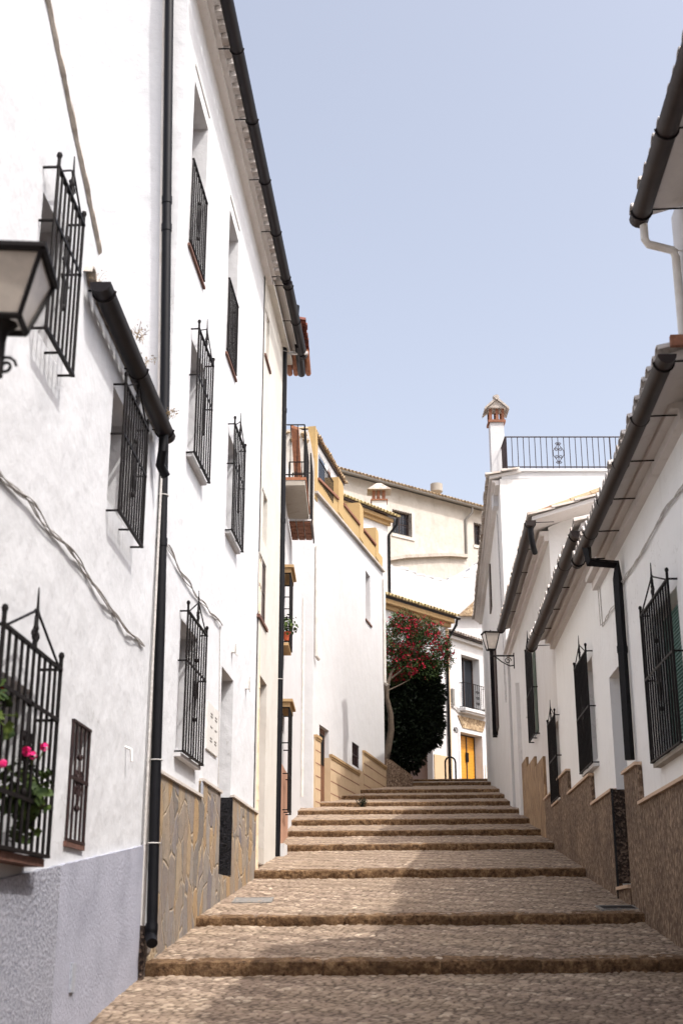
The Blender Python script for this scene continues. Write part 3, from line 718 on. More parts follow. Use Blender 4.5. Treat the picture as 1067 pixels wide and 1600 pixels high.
# ------------------------------------------------------------------ LEFT 4: house with the red tiled eave and the balconies
pB = FC.pt(sC1, 0, 0)
FB = Fac((pB.x-.09, pB.y+.01), (.012, 1), (1, -.012))
hB = thing('house', 'white house beyond the black downpipe with red tile eave, two iron balconies and salmon plinth', 'house', (-.9, 26, 1.5))
sB1 = 9.6; yB = pB.y
def bs(Y): return (Y - yB)
obj('wall', wall(FB, 0, bs(22.75), -3, 10.2, [], back=8), 'whiteb', hB, smooth=False)
b1 = (bs(23.0), bs(23.8), 5.2, 6.3, .25); b2 = (bs(23.2), bs(24.1), 2.2, 3.8, .25)
bd = (bs(23.2), bs(24.2), 8.05, 9.9, .25)
obj('wall', wall(FB, bs(22.755), sB1, -3, [(0, 8.9), (bs(24.6), 8.9), (bs(24.7), 7.9), (20, 7.9)], [b1, b2], back=8), 'whiteb', hB, smooth=False)
window(FB, hB, b1); window(FB, hB, b2)
def hood(q, zt):
    obj('hood', MB().box(FB, q[0]-.1, q[1]+.2, 0, .22, zt, zt+.05).box(FB, q[0]-.05, q[1]+.15, 0, .17, zt-.09, zt-.002), 'ledge', hB, smooth=False)
for q, zt, zb in ((b1, 6.40, 5.0), (b2, 3.92, 2.0)):
    hood(q, zt); grille(FB, hB, q[0]-.02, q[1]+.1, zb, zt-.1, .15, sp=.1, mids=(.35, .65), crown=False, orn=False, r=.011)
obj('sill', MB().box(FB, b1[0]-.05, b1[1]+.1, -.1, .14, 4.93, 4.98), 'ledge', hB, smooth=False)
obj('plinth', MB().sheet(FB, [(.1, -2), (bs(25.2), -2), (bs(25.2), FB.px(458, 1236)[1]), (.1, FB.px(441, 1205)[1])], 0, .05), 'orange', hB, smooth=False)
# red eave
roof(FB, hB, bs(20.9), bs(22.95), .46, 10.42, .28, 4.6, tile='redtile', soffit='brick', sp=.2, rows=5, r=.1)
tb_ = MB()
for k in range(4): tb_.tube([FB.pt(bs(22.9), .1+k*.12, 10.33+.0*k), FB.pt(bs(21.9), .1+k*.12, 10.33)], .055, 8)
obj('verge_tile', tb_, 'orangetile', hB)
gutter(FB, hB, bs(21.3), bs(22.6), .34, 10.2, .075, 'gutter_dark', rods=0, sag=0)
obj('bracket', MB().box(FB, bs(21.55), bs(21.62), -.02, .5, 10.13, 10.18), 'whiteb', hB, smooth=False)
# balconies
def rails(F, parent, s0, s1, o1, z0, z1, mat='iron', sp=.12, r=.009, sides=(1, 1)):
    mb = MB(); L = [((s0, 0), (s0, o1))] if sides[0] else []
    L += [((s0, o1), (s1, o1))] + ([((s1, o1), (s1, 0))] if sides[1] else [])
    for (a, oa), (b, ob) in L:
        n = max(1, round(math.hypot(b-a, ob-oa)/sp))
        for i in range(n+1):
            f = i/n; mb.tube([F.pt(a+(b-a)*f, oa+(ob-oa)*f, z0), F.pt(a+(b-a)*f, oa+(ob-oa)*f, z1)], r*(1.6 if i in (0, n) else 1), 6)
        for z in (z0+.06, z1, ): mb.tube([F.pt(a, oa, z), F.pt(b, ob, z)], r*1.4, 6)
    return obj('railing', mb, mat, parent)
bal = obj('balcony', MB().box(FB, bs(22.8), bs(24.9), .0, .42, 7.98, 8.08), 'conc', hB, smooth=False)
obj('edge', MB().box(FB, bs(22.79), bs(24.92), .0, .44, 8.083, 8.14), 'orangetile', bal, smooth=False)
rails(FB, bal, bs(22.82), bs(24.88), .40, 8.14, 9.22)
b_2 = obj('balcony', MB().box(FB, bs(24.96), bs(26.25), .0, .46, 7.96, 8.0), 'whiteb', hB, smooth=False)
rails(FB, b_2, bs(24.98), bs(26.2), .44, 8.0, 9.45, sides=(0, 1))
gr = MB()
for i in range(5):
    for j in range(3): gr.box(FB, bs(24.98)+i*.25, bs(24.98)+i*.25+.22, .01+j*.15, .14+j*.15, 7.92, 7.958)
obj('brick_panel', gr, 'brick', b_2, smooth=False)
obj('brick_rib', MB().box(FB, bs(24.96), bs(26.25), .462, .49, 7.86, 7.98), 'woodd', b_2, smooth=False)
pipe([FB.pt(sB1-.5, .06, 7.9), FB.pt(sB1-.5, .06, 3.0)], .035, 'wpipe', hB)
# orange tiled verge of a lean-to behind the balcony
vt = MB()
for k in range(11):
    a = bs(27.6)+k*.24; z = 11.15-.085*k; o0, o1 = -.12, .06
    P = [FB.pt(a, o0, z), FB.pt(a, o1, z-.06), FB.pt(a+.28, o1, z-.2), FB.pt(a+.28, o0, z-.14)]
    vt.prism(P, (0, 0, -.07))
lt = obj('lean_to', MB().box(FB, bs(27.7), bs(30.3), -1.8, -.12, 7.9, 10.1), 'whiteb', hB, smooth=False); obj('lean_to_tiles', vt, 'orangetile', lt, smooth=False)

# ------------------------------------------------------------------ LEFT 5: big white house with ochre parapet
FW = left_f(-.73, 32.5, .199)
hW = thing('house', 'big plain white house turning right with an ochre stepped parapet and ochre block plinth', 'house', (.2, 37, 3.5))
sW1 = FW.px(601, 1205)[0]
wd = (FW.px(499, 1135)[0], FW.px(514, 1146)[0], 1.5, 5.05, .15); ww = (FW.px(550, 1162)[0], FW.px(561, 1175)[0], 4.55, 5.22, .1)
ws = (FW.px(571, 890)[0], FW.px(578, 898)[0], 9.5, 11.1, .3)
topW = [(0, 11.2), (4, 11.5), (sW1, 12.0)]
obj('wall', wall(FW, 0, sW1, -1, topW, [wd, ww, ws], back=7), 'whiteb', hW, smooth=False)
dW = obj('door', MB().box(FW, wd[0], wd[1], -.17, -.12, 1.5, 5.05), 'woodw', hW, smooth=False)
obj('handle', MB().ball(FW.pt(wd[0]+.3, -.10, 3.9), .04), 'iron', dW)
obj('door_grille', MB().box(FW, wd[0]+.1, wd[1]-.1, -.12, -.11, 4.1, 4.9), 'iron', dW, smooth=False)
window(FW, hW, ww, 'woodd'); window(FW, hW, ws, 'woodw')
grille(FW, hW, ww[0]+.02, ww[1]-.02, ww[2]+.02, ww[3]-.02, -.03, sp=.13, mids=(.5,), crown=False, orn=False, box=False, mat='rail')
obj('sill', MB().box(FW, ws[0]-.1, ws[1]+.15, -.1, .04, 9.4, 9.46), 'rust', hW, smooth=False)
# plinth of ochre blocks with a moulded cap, stepped down the slope
pl = MB(); cp = MB(); jt = MB()
s519, s559, s566, s600 = [FW.px(*p)[0] for p in ((519, 1184), (559, 1212), (566, 1175), (600, 1201))]
segs = [(.15, wd[0]-.04, 4.62), (wd[1]+.02, s559, 4.36), (s566-.02, sW1, 5.10)]
for a, b, z in segs:
    pl.box(FW, a, b, 0, .05, -1, z); cp.box(FW, a-.02, b, .0, .09, z+.002, z+.07).box(FW, a-.01, b, .05, .07, z-.05, z)
    k = 1
    while z-.32*k > 1.5:
        jt.box(FW, a, b, .05, .054, z-.32*k-.012, z-.32*k+.012); k += 1
pl.box(FW, s559+.002, s566-.022, 0, .048, -1, 4.5)
pl.box(FW, wd[1]-.012, wd[1]+.018, -.12, .049, 1.5, 4.33)
po = obj('plinth', pl, 'yellow', hW, smooth=False); obj('plinth_cap', cp, 'ledge', hW, smooth=False); obj('joint', jt, 'brick', po, smooth=False)
M['plinthy'] = plaster('pale_ochre_paint', '#c1a98a', '#a38a6a', amt=.5, crack=False); po.data.materials[0] = M['plinthy']
# parapet
FWp = Fac(tuple(FW.pt(0, 0, 0))[:2], FW.t[:2], FW.n[:2])
pp = MB(); cpn = MB()
zt_ = lambda s: ztop(topW, min(max(s, 0), sW1-.01))
ph = lambda q: zt_(q) + (.42 if q < 0 else (.42+.045*q if q < 4 else .6))
pp.sheet(FW, [(0, zt_(0)), (4, zt_(4)), (sW1, zt_(sW1)), (sW1, ph(sW1)-.1), (4, ph(4)), (0, ph(0))], -.32, .0)
cpn.sheet(FW, [(0, zt_(0)-.06), (4, zt_(4)-.06), (sW1, zt_(sW1)-.06), (sW1, zt_(sW1)+.01), (4, zt_(4)+.01), (0, zt_(0)+.01)], .001, .10)
piers = []
for (x, y, wd_) in ((529, 745, .75), (562, 785, .65), (587, 824, .6)):
    q, z = FW.px(x, y, .02); piers.append((q, q+wd_))
    pp.sheet(FW, [(q, zt_(q)+.2), (q+wd_, zt_(q)+.2), (q+wd_, z-.12), (q+wd_-.1, z), (q, z)], -.40, .02)
obj('parapet', pp, 'yellow', hW, smooth=False); obj('verge', cpn, 'mortar', hW, smooth=False)
for a, b in ((.4, piers[0][0]), (piers[0][1], piers[1][0]), (piers[1][1], piers[2][0])):
    obj('coping', MB().sheet(FW, [(a+.02, ph(a)+.0), (b-.02, ph(b)), (b-.02, ph(b)+.07), (a+.02, ph(a)+.07)], -.36, .05), 'brick', hW, smooth=False)
# near gable with rubble top and ochre pier
gg = MB(); rng = random.Random(8)
P0 = FW.pt(0, 0, 0)
FG = Fac((P0.x, P0.y-.05), (-1, 0), (0, -1))      # faces the camera, s runs left
obj('gable', MB().sheet(FG, [(.0, 0), (4, 0), (4, 10.0), (.0, 10.0)], -.35, 0), 'whiteb', hW, smooth=False)
obj('gable', MB().sheet(FG, [(.0, 10.002), (4, 10.002), (4, 12.9), (.95, 12.95), (.5, 13.0), (.16, 12.9), (.0, 12.0)], -.35, 0), 'oldcream', hW, smooth=False)
rb = MB()
for i in range(26):
    s = rng.uniform(.2, 1.2); z = 12.75+rng.uniform(-.15, .25)-abs(s-.6)*.15; rb.ball(FG.pt(s, rng.uniform(-.1, .05), z), rng.uniform(.04, .1), .7)
obj('rubble', rb, 'rubble', hW)
obj('pier', MB().sheet(FW, [(.02, 11.0), (.32, 11.0), (.32, 12.6), (.24, 12.95), (.02, 13.1)], -.19, .02), 'yellow', hW, smooth=False)
# glazed gallery set back behind the parapet
FGa = Fac(tuple(FW.pt(0, -.5, 0))[:2], FW.t[:2], FW.n[:2])
gx = lambda x: FGa.px(x, 720)[0]
ga = [(gx(486), gx(495.5), 12.35, 13.42, .03), (gx(497.5), gx(509), 12.35, 13.42, .03), (gx(512), gx(518), 12.2, 13.42, .03), (gx(520), gx(527), 12.35, 13.35, .03)]
s_g0 = ga[0][0]-.3; s_g1 = gx(535)
gal = obj('gallery', wall(FGa, s_g0, s_g1, 11.2, 13.6, ga, back=.7), 'whiteb', hW, smooth=False)
for i, q in enumerate(ga):
    mb = MB(); a, b, c, d = q[:4]
    mb.box(FGa, a, b, -.03, -.012, c, c+.05).box(FGa, a, b, -.03, -.012, d-.05, d).box(FGa, a, a+.06, -.03, -.012, c+.05, d-.05).box(FGa, b-.06, b, -.03, -.012, c+.05, d-.05)
    obj('window_frame', mb, 'woodwhite', gal, smooth=False); obj('pane', MB().box(FGa, a+.03, b-.03, -.05, -.02, c+.03, d-.03), 'skyglass' if i < 2 else 'woodw', gal, smooth=False)
roof(FGa, hW, s_g0+.25, s_g1+.1, .10, 13.68, .15, .5, tile='tile', soffit='woodd', sp=.22, rows=1)
mbr = MB(); Pl = lambda s, z: FW.pt(s, .02, z)
s0_, s1_ = .5, 2.4
for i in range(14): s = s0_+(s1_-s0_)*i/13; mbr.tube([Pl(s, 11.65), Pl(s, 12.3)], .012, 5)
mbr.tube([Pl(s0_, 12.3), Pl(s1_, 12.3)], .02, 6)
obj('railing', mbr, 'iron', hW)
for x, y0, y1 in ((487, 850, 1022), (597, 905, 1065)):
    s, z = FW.px(x if x > 490 else 489, y0); z1 = FW.px(x, y1)[1]; s = max(s, .1)
    pipe([FW.pt(s, .06, z), FW.pt(s, .06, z1), FW.pt(s+.12, .1, z1-.06)], .05, 'wpipe', hW)
for (x, y) in ((545, 1225), ):
    pass

# ------------------------------------------------------------------ RIGHT houses
mR = .058; FR = right_f(3.22, 14, mR)       # s = Y-14 roughly
h1 = thing('house', 'nearest house at the right edge, only its high tiled eave with brown gutter showing', 'house', (4, 7, 0))
sR1 = -3.8
obj('wall', wall(FR, -14, sR1, -4, 6.15, [], back=7, ridge=(-3.5, 7.6)), 'whiteb', h1, smooth=False)
roof(FR, h1, -14, sR1-.42, .385, 5.97, .3, 4.0, tile='tilewhite', sp=.21, rows=4, r=.075)
gutter(FR, h1, -14, sR1-.38, .37, 5.92, .085, 'gutter', rods=1.2, sag=0)
q1 = FR.pt(sR1-.05, .37, 5.83)
pipe([FR.pt(sR1-.42, .34, 5.84), FR.pt(sR1-.42, .34, 5.70), FR.pt(sR1-.40, .31, 5.66), FR.pt(sR1-.32, .09, 5.64), FR.pt(sR1-.30, .06, 5.58), FR.pt(sR1-.28, .06, 4.6), FR.pt(sR1-.28, .06, 4.0)], .036, 'wpipe', h1, clips=[(3, .1)], F=FR)
# R2
h2 = thing('house', 'low white house on the right with large teal-shuttered barred window and brown pebble plinth', 'house', (3.2, 13, 0))
r2w = (-2.7, -1.36, 1.62, 2.98, .25); rd = (.76, 1.68, -1.0, 2.95, .45)
sR2 = 2.1
obj('wall', wall(FR, sR1+.005, sR2, -4, 4.35, [r2w, rd], back=7, ridge=(-3.5, 5.6)), 'whiter', h2, smooth=False)
wn = window(FR, h2, r2w, 'woodw')
sh = MB(); a, b, c, d = r2w[:4]
sh.box(FR, a+.01, a+.05, -.12, -.09, c, d)
for i in range(int((d-c-.06)/.035)): sh.box(FR, a+.05, b-.03, -.125, -.10, c+.03+i*.035, c+.03+i*.035+.02)
obj('shutter', sh, 'greensh', h2, smooth=False)
grille(FR, h2, -2.76, -1.29, 1.55, 3.03, .09, sp=.12, mids=(.55,), r=.0105)
obj('sill', MB().box(FR, r2w[0]-.1, r2w[1]+.08, -.2, .075, 1.50, 1.54), 'conc', h2, smooth=False)
dR = obj('door', MB().box(FR, rd[0], rd[1], -.45, -.38, -1, 2.95), 'woodd', h2, smooth=False); obj('handle', MB().ball(FR.pt(rd[0]+.2, -.34, 1.6), .04), 'iron', dR)
roof(FR, h2, -4.8, 1.0, .405, 4.32, .3, 4.0, tile='tilewhite', soffit='soffit', sp=.2, rows=4, r=.075)
gutter(FR, h2, -4.98, 1.0, .40, 4.25, .075, 'gutter', rods=1.0, sag=.02)
obj('gutter_end', MB().box(FR, -4.97, -4.92, .08, .36, 4.33, 4.42), 'brick', h2, smooth=False)
cs = MB().box(FR, sR1+.01, sR2, 0, .08, 4.18, 4.28).box(FR, sR1+.01, sR2, 0, .16, 4.28, 4.345); obj('cornice', cs, 'soffit', h2, smooth=False)
d0 = FR.px(967, 870)
pipe([FR.pt(.1, .4, 4.2), FR.pt(.1, .38, 4.0), FR.pt(.1, .07, 3.97), FR.pt(.1, .07, 3.8), FR.pt(.12, .07, 1.75)], .055, 'pipe', h2, seg=4, joints=[(3, .4)])
# plinths stepped (pebble dash)
def stepped(F, parent, segs, mat, cap, th=.05, cw=.08, name='plinth'):
    for (a, b, z) in segs:
        p = obj(name, MB().box(F, a, b, 0, th, -4, z), mat, parent, smooth=False)
        if mat != cap: obj(name+'_cap', MB().box(F, a, b-.002, 0, cw, z+.002, z+.035), cap, parent, smooth=False)
s1007 = FR.px(1007, 1261)[0]
stepped(FR, h2, [(-9, sR1, .95), (sR1, -.21, 1.24), (-.208, rd[0], 1.66), (rd[1], sR2, 1.57)], 'pebble', 'travertine')
obj('door_jamb', MB().box(FR, rd[1]-.02, rd[1]-.002, -.38, .045, .5, 1.59), 'granite_brown', h2, smooth=False, label='dark brown granite cladding of the doorway')
obj('door_edge', MB().box(FR, rd[1]-.03, rd[1]-.001, .046, .075, -.1, 1.6), 'granite', h2, smooth=False)
obj('doorstep', MB().box(FR, rd[0], rd[1]-.03, -.38, .06, -.5, .42), 'pebble', h2, smooth=False)
obj('threshold', MB().box(FR, rd[0], rd[1]-.03, -.38, .09, .422, .46), 'travertine', h2, smooth=False)
cable(FR, h2, [yz(FR, 1090, 735), yz(FR, 1040, 800), yz(FR, 1005, 865), yz(FR, 967, 922)], .006, 3, seed=5, amp=.01, o=.02)
cable(FR, h2, [yz(FR, 963, 945), yz(FR, 942, 978), yz(FR, 935, 880)], .006, 2, seed=6, amp=.01, o=.02)
# R3
h3 = thing('house', 'low white house on the right with one barred window, just past the recessed doorway', 'house', (3.5, 19, 1))
sR3 = FR.px(849, 1290)[0]; sR3 = 7.55
r3a = (FR.px(923, 1018)[0], FR.px(906, 1050)[0]+.5, 2.14, 3.52, .25); r3b = (FR.px(873, 1110)[0]-.45, FR.px(873, 1110)[0]+.15, 2.05, 3.25, .22)
r3a = (3.1, 4.2, 2.14, 3.52, .25); r3b = (7.6, 8.5, 2.14, 3.35, .25)
obj('wall', wall(FR, sR2+.005, sR3, -4, 4.75, [r3a], back=7, ridge=(-3.5, 6.0)), 'whiter', h3, smooth=False)
window(FR, h3, r3a)
grille(FR, h3, 3.0, 4.33, 2.08, 3.57, .09, sp=.13, mids=(.5,))
obj('sill', MB().box(FR, 3.0, 4.3, -.2, .075, 2.03, 2.065), 'whiteb', h3, smooth=False)
roof(FR, h3, .95, sR3, .38, 4.73, .3, 4.0, tile='tilewhite', sp=.2, rows=4, r=.075)
gutter(FR, h3, 1.0, sR3+.35, .37, 4.66, .09, 'gutter', rods=1.25, sag=.02)
obj('cornice', MB().box(FR, sR2+.01, sR3, 0, .08, 4.55, 4.65).box(FR, sR2+.01, sR3, 0, .16, 4.65, 4.72), 'soffit', h3, smooth=False)
z_ = lambda x, y: FR.px(x, y)[1]; s_x = lambda x, y: FR.px(x, y)[0]
stepped(FR, h3, [(sR2+.002, 3.58, 1.57), (3.582, 6.25, 1.97), (6.252, sR3, 2.34)], 'pebble', 'travertine')
# R4
h4 = thing('house', 'white house on the right with brown stone cladding and green window shutter near the lamp', 'house', (3.8, 25, 2))
sR4 = 17.9
r4w = (11.05, 12.05, 3.66, 5.3, .2)
r4d = (14.0, 15.0, 1.5, 4.6, .3)
obj('wall', wall(FR, sR3+.005, sR4, -3, 6.75, [r3b, r4w], back=7, ridge=(-3.5, 8.2)), 'offwhite', h4, smooth=False)
window(FR, h4, r4w)
obj('shutter', MB().box(FR, r4w[0], r4w[0]+.5, -.03, .02, 3.68, 5.28), 'green2', h4, smooth=False)
grille(FR, h4, 10.9, 12.2, 3.6, 5.42, .10, sp=.13, mids=(.5,), r=.012)
roof(FR, h4, 6.9, 15.5, .39, 6.73, .3, 4.0, tile='tilegrey', sp=.2, rows=4, r=.075)
gutter(FR, h4, 6.75, 15.2, .38, 6.63, .09, 'gutter', rods=1.5, sag=.03)
obj('cornice', MB().box(FR, sR3+.01, sR4, 0, .08, 6.5, 6.6).box(FR, sR3+.01, sR4, 0, .16, 6.6, 6.68), 'soffit', h4, smooth=False)
stepped(FR, h4, [(sR3+.002, 7.7, 2.34), (7.702, 8.7, 2.0), (8.702, 10.05, 2.24)], 'pebble', 'travertine')
stepped(FR, h4, [(10.052, 11.8, 3.05), (11.802, 13.7, 3.27), (13.702, 15.0, 3.5)], 'splitstone', 'splitstone', cw=.051)
grille(FR, h4, 7.38, 8.62, 2.06, 3.40, .08, sp=.14, mids=(.5,)); obj('sill', MB().box(FR, 7.4, 8.6, -.2, .065, 2.02, 2.05), 'whiter', h4, smooth=False)
window(FR, h4, r3b)
obj('pilaster', MB().box(FR, 15.3, 15.7, 0, .09, 0, 5.4), 'offwhite', h4, smooth=False)
obj('worn_patch', MB().box(FR, 15.9, 16.5, 0, .02, 3.0, 4.2), 'rubble', h4, smooth=False)
obj('niche', MB().box(FR, 13.2, 13.5, 0, .04, 4.3, 4.7), 'plastic', h4, smooth=False)
# gable verge of R4 above R3's roof
vg = MB(); rng = random.Random(12)
for i in range(22):
    o_ = .30 - i*.16; z = 6.85+(.3-o_)*.36
    vg.box(FR, sR3-.16+rng.uniform(-.03, .03), sR3+.35, o_-.19, o_, z-.06-.03*rng.random(), z+.05+.02*rng.random())
obj('verge', vg, 'mortar', h4, smooth=False)
gvt = MB()
for i in range(10):
    o_ = .30-i*.36; z = 6.93+(.3-o_)*.36
    gvt.tube([FR.pt(sR3-.05, o_, z), FR.pt(sR3-.05, o_-.4, z+.15)], [.085, .07], 8)
obj('verge_tile', gvt, 'tile', h4)
pipe([FR.pt(6.9, .38, 6.6), FR.pt(6.9, .37, 6.35), FR.pt(7.0, .33, 6.2), FR.pt(7.1, .3, 6.15)], .05, 'pipe', h4, 'spout')
FR4g = Fac(tuple(FR.pt(sR3, 0, 0))[:2], (1, 0), (0, -1))
# R5: tall house with roof terrace
F5 = right_f(4.2, 32, .076)
h5 = thing('house', 'tall white house on the right with iron-railed roof terrace and tiled street eave', 'house', (5, 36, 4))
r5a = (10.0, 11.0, 10.0, 12.4, .2)
obj('wall', wall(F5, 0, 16.5, 0, 11.35, [], back=8), 'offwhite', h5, smooth=False)
P5 = F5.pt(0, 0, 0); F5g = Fac((P5.x, P5.y-.03), (1, 0), (0, -1))      # gable, s to the right
obj('parapet', MB().box(F5g, .05, 8, -.25, .03, 11.36, 11.56).box(F5g, .05, 8, -.25, .09, 11.56, 11.63), 'whiteb', h5, smooth=False)
obj('gable_render', MB().box(F5g, -.0, 8, -.02, .02, -1, 11.355), 'offwhite', h5, smooth=False)
roof(F5, h5, -.1, 16.5, .32, 11.42, .2, .9, tile='tilegrey', sp=.22, rows=2, r=.1)
obj('cornice', MB().box(F5, 0, 16.4, 0, .12, 11.2, 11.28).box(F5, 0, 16.4, 0, .2, 11.28, 11.34), 'soffit', h5, smooth=False)
mb = MB(); Pg = lambda s, z, o=-.05: F5g.pt(s, o, z); zr0, zr1 = 11.66, 12.58
for i in range(38):
    s = .22+i*.155; mb.tube([Pg(s, zr0), Pg(s, zr1)], .02 if i in (0, 18, 36) else .011, 5)
for z in (zr0+.06, zr1): mb.tube([Pg(.2, z), Pg(6.0, z)], .018, 6)
for i in range(22):
    o_ = -.05-i*.15; mb.tube([Pg(.2, zr0, o_), Pg(.2, zr1, o_)], .011, 5)
for z in (zr0+.06, zr1): mb.tube([Pg(.2, z), Pg(.2, z, -3.3)], .018, 6)
cx = .22+9*.155; X1 = Vector((1, 0, 0)); Z1 = Vector((0, 0, 1))
for gx in (-1, 1):
    for gz_ in (-1, 1):
        mb.tube(scroll(Pg(cx+gx*.06, 12.12+gz_*.10), X1*gx, Z1*gz_, .055), .009, 5)
        mb.tube(scroll(Pg(cx+gx*.04, 12.12+gz_*.28), X1*gx, -Z1*gz_, .04), .008, 5)
        mb.tube([Pg(cx, 12.12+gz_*.27), Pg(cx+gx*.14, 12.12+gz_*.06), Pg(cx+gx*.14, 12.12)], .009, 5)
obj('railing', mb, 'rail', h5)
# chimney
ch = obj('chimney', MB().box(F5g, -.08, .30, -1.3, -.9, 10.9, 13.35), 'whiteb', h5, smooth=False)
cb = MB().box(F5g, -.13, .35, -1.35, -.85, 13.352, 13.42)
for sx in (-.1, .08, .24):
    for oy in (-1.32, -.94): cb.box(F5g, sx, sx+.08, oy, oy+.06, 13.42, 13.75)
obj('chimney_brick', cb, 'brick', ch, smooth=False)
cr = MB(); zc = 13.75
for g in (-1, 1):
    cr.add([F5g.pt(.11+g*.34, -1.45, zc-.06), F5g.pt(.11+g*.34, -.75, zc-.06), F5g.pt(.11, -.75, zc+.24), F5g.pt(.11, -1.45, zc+.24),
            F5g.pt(.11+g*.34, -1.45, zc), F5g.pt(.11+g*.34, -.75, zc), F5g.pt(.11, -.75, zc+.32), F5g.pt(.11, -1.45, zc+.32)], [(0, 1, 2, 3), (4, 5, 6, 7), (0, 1, 5, 4), (1, 2, 6, 5), (2, 3, 7, 6), (3, 0, 4, 7)])
cr.prism([F5g.pt(-.14, -.80, zc), F5g.pt(.36, -.80, zc), F5g.pt(.11, -.80, zc+.23)], (0, .5, 0))
cr.ball(F5g.pt(.11, -1.0, zc+.38), .09); cr.tube([F5g.pt(.11, -.72, zc+.3), F5g.pt(.11, -1.48, zc+.3)], .07, 8)
obj('chimney_cap', cr, 'tilegrey', ch)
# street side openings of R5: narrow, seen edge-on
for (y0, y1, za, zb) in ((39.0, 40.0, 9.6, 11.0), (37.5, 38.6, 5.6, 8.4)):
    s0, s1 = y0-32, y1-32
    wv_ = obj('shutter', MB().box(F5, s0, s1, 0, .05, za, zb), 'woodd', h5, smooth=False)
obj('grille', MB().box(F5, 6.4, 6.44, 0, .14, 5.5, 8.3).box(F5, 6.9, 6.94, 0, .14, 5.5, 8.3).box(F5, 6.4, 6.94, .11, .14, 5.5, 5.55).box(F5, 6.4, 6.94, .11, .14, 8.25, 8.3), 'iron', h5, smooth=False)
cable(F5, h5, [(1.2, 10.8), (1.0, 8), (.6, 5.5)], .01, 2, seed=22)

# ------------------------------------------------------------------ houses at the head of the street
d2 = Vector((3.0, 3.6)).normalized(); F2 = Fac((1.6, 50), d2, (d2.y, -d2.x))
hh2 = thing('house', 'white house with ochre cornice and dark garage door behind the flowering tree', 'house', (3, 52, 5.5))
s2e = F2.px(700, 1000)[0]
gd = (F2.px(640, 1180)[0], F2.px(676, 1180)[0], 4.5, 7.9, .35)
obj('wall', wall(F2, -8, s2e, 3, 12.7, [gd], back=7), 'whiteb', hh2, smooth=False)
obj('garage_door', MB().box(F2, gd[0], gd[1], -.35, -.28, 4.5, 7.9), 'woodd', hh2, smooth=False)
obj('cornice', MB().box(F2, -8, s2e+.05, 0, .14, 12.25, 12.42).box(F2, -8, s2e+.1, 0, .3, 12.422, 12.62), 'ledge', hh2, smooth=False)
roof(F2, hh2, -8, s2e+.15, .42, 12.72, .28, 3.2, tile='tileyellow', soffit='ledge', sp=.22, rows=6, r=.1)
gutter(F2, hh2, -8, s2e+.15, .5, 12.62, .08, 'pipe', rods=0, sag=0)
pipe([F2.pt(s2e-.02, .5, 12.55), F2.pt(s2e-.02, .45, 12.3), F2.pt(s2e-.25, .1, 11.6), F2.pt(s2e-.25, .1, 5.3)], .055, 'pipe', hh2)
obj('plinth', MB().box(F2, gd[1]+.05, s2e, 0, .05, 3, 6.75), 'plinthy', hh2, smooth=False)
obj('pilaster', MB().box(F2, s2e-.2, s2e, 0, .04, 6.76, 12.2), 'plinthy', hh2, smooth=False)
obj('lintel', MB().box(F2, F2.px(655, 985)[0], F2.px(672, 990)[0], 0, .06, 11.6, 11.75), 'ledge', hh2, smooth=False)
# house 40
d3 = Vector((.6, .8)).normalized(); p3 = at(697, 1000, 54.0); F3 = Fac((p3.x, p3.y), d3, (d3.y, -d3.x))
hh3 = thing('house', 'white house number 40 above the steps with yellow plank door and small balcony', 'house', (5.3, 55, 5.8))
s3 = lambda x, y=1100: F3.px(x, y)[0]; z3 = lambda x, y: F3.px(x, y)[1]
dop = (s3(718, 1150), s3(757, 1150), 4.5, z3(717, 1143), .6); wop = (s3(720, 1025), s3(751, 1025), z3(720, 1103), z3(720, 1022), .5)
# visible far jamb takes part of the width: far edge of opening
dop = (dop[0], s3(752, 1150), dop[2], dop[3], .45); wop = (wop[0], s3(748, 1025), wop[2], wop[3], .4)
z3t = z3(705, 990)-.1
obj('wall', wall(F3, 0, 5.5, 3, z3t, [dop, wop], back=6), 'whiteb', hh3, smooth=False)
yd = obj('door', MB().box(F3, dop[0], dop[1], -.45, -.39, 4.5, dop[3]), 'yellowdoor', hh3, smooth=False)
zd0, zd1 = 4.6, dop[3]; mid3 = dop[0]+(dop[1]-dop[0])*.62
obj('door_frame', MB().box(F3, mid3-.035, mid3+.035, -.388, -.36, zd0, zd1).box(F3, dop[0], dop[0]+.05, -.388, -.36, zd0, zd1).box(F3, dop[1]-.05, dop[1], -.388, -.36, zd0, zd1).box(F3, dop[0]+.05, dop[1]-.05, -.388, -.361, zd1-.06, zd1), 'woodd', yd, smooth=False)
obj('handle', MB().box(F3, mid3-.11, mid3+.11, -.36, -.33, zd1-1.15, zd1-.75), 'iron', yd, smooth=False)
w40 = window(F3, hh3, wop, 'woodd', pane='glass', mull=1, trans=0)
lb = F3; zl0, zl1 = z3(735, 1142), z3(735, 1120)
obj('lintel', MB().sheet(F3, [(s3(722, 1140), z3(722, 1137)), (s3(753, 1140), z3(722, 1137)), (s3(757, 1120), z3(716, 1118)), (s3(714, 1120), z3(716, 1118))], 0, .04), 'rubble', hh3, smooth=False)
obj('door_surround', MB().box(F3, dop[0]-.12, dop[0]-.0, 0, .03, 3, dop[3]+.1).box(F3, dop[1]+.0, dop[1]+.12, 0, .03, 3, dop[3]+.1).box(F3, dop[0]-.0, dop[1]+.0, 0, .03, dop[3], dop[3]+.1), 'whiteb', hh3, smooth=False)
zb3 = z3(718, 1103)
b3 = obj('balcony', MB().box(F3, s3(716), s3(756), 0, .35, zb3-.22, zb3-.1).box(F3, s3(718), s3(754), 0, .28, zb3-.30, zb3-.222), 'whiteb', hh3, smooth=False)
mb = MB(); a_, b_ = s3(718), s3(754); zz0, zz1 = zb3-.08, zb3+1.0
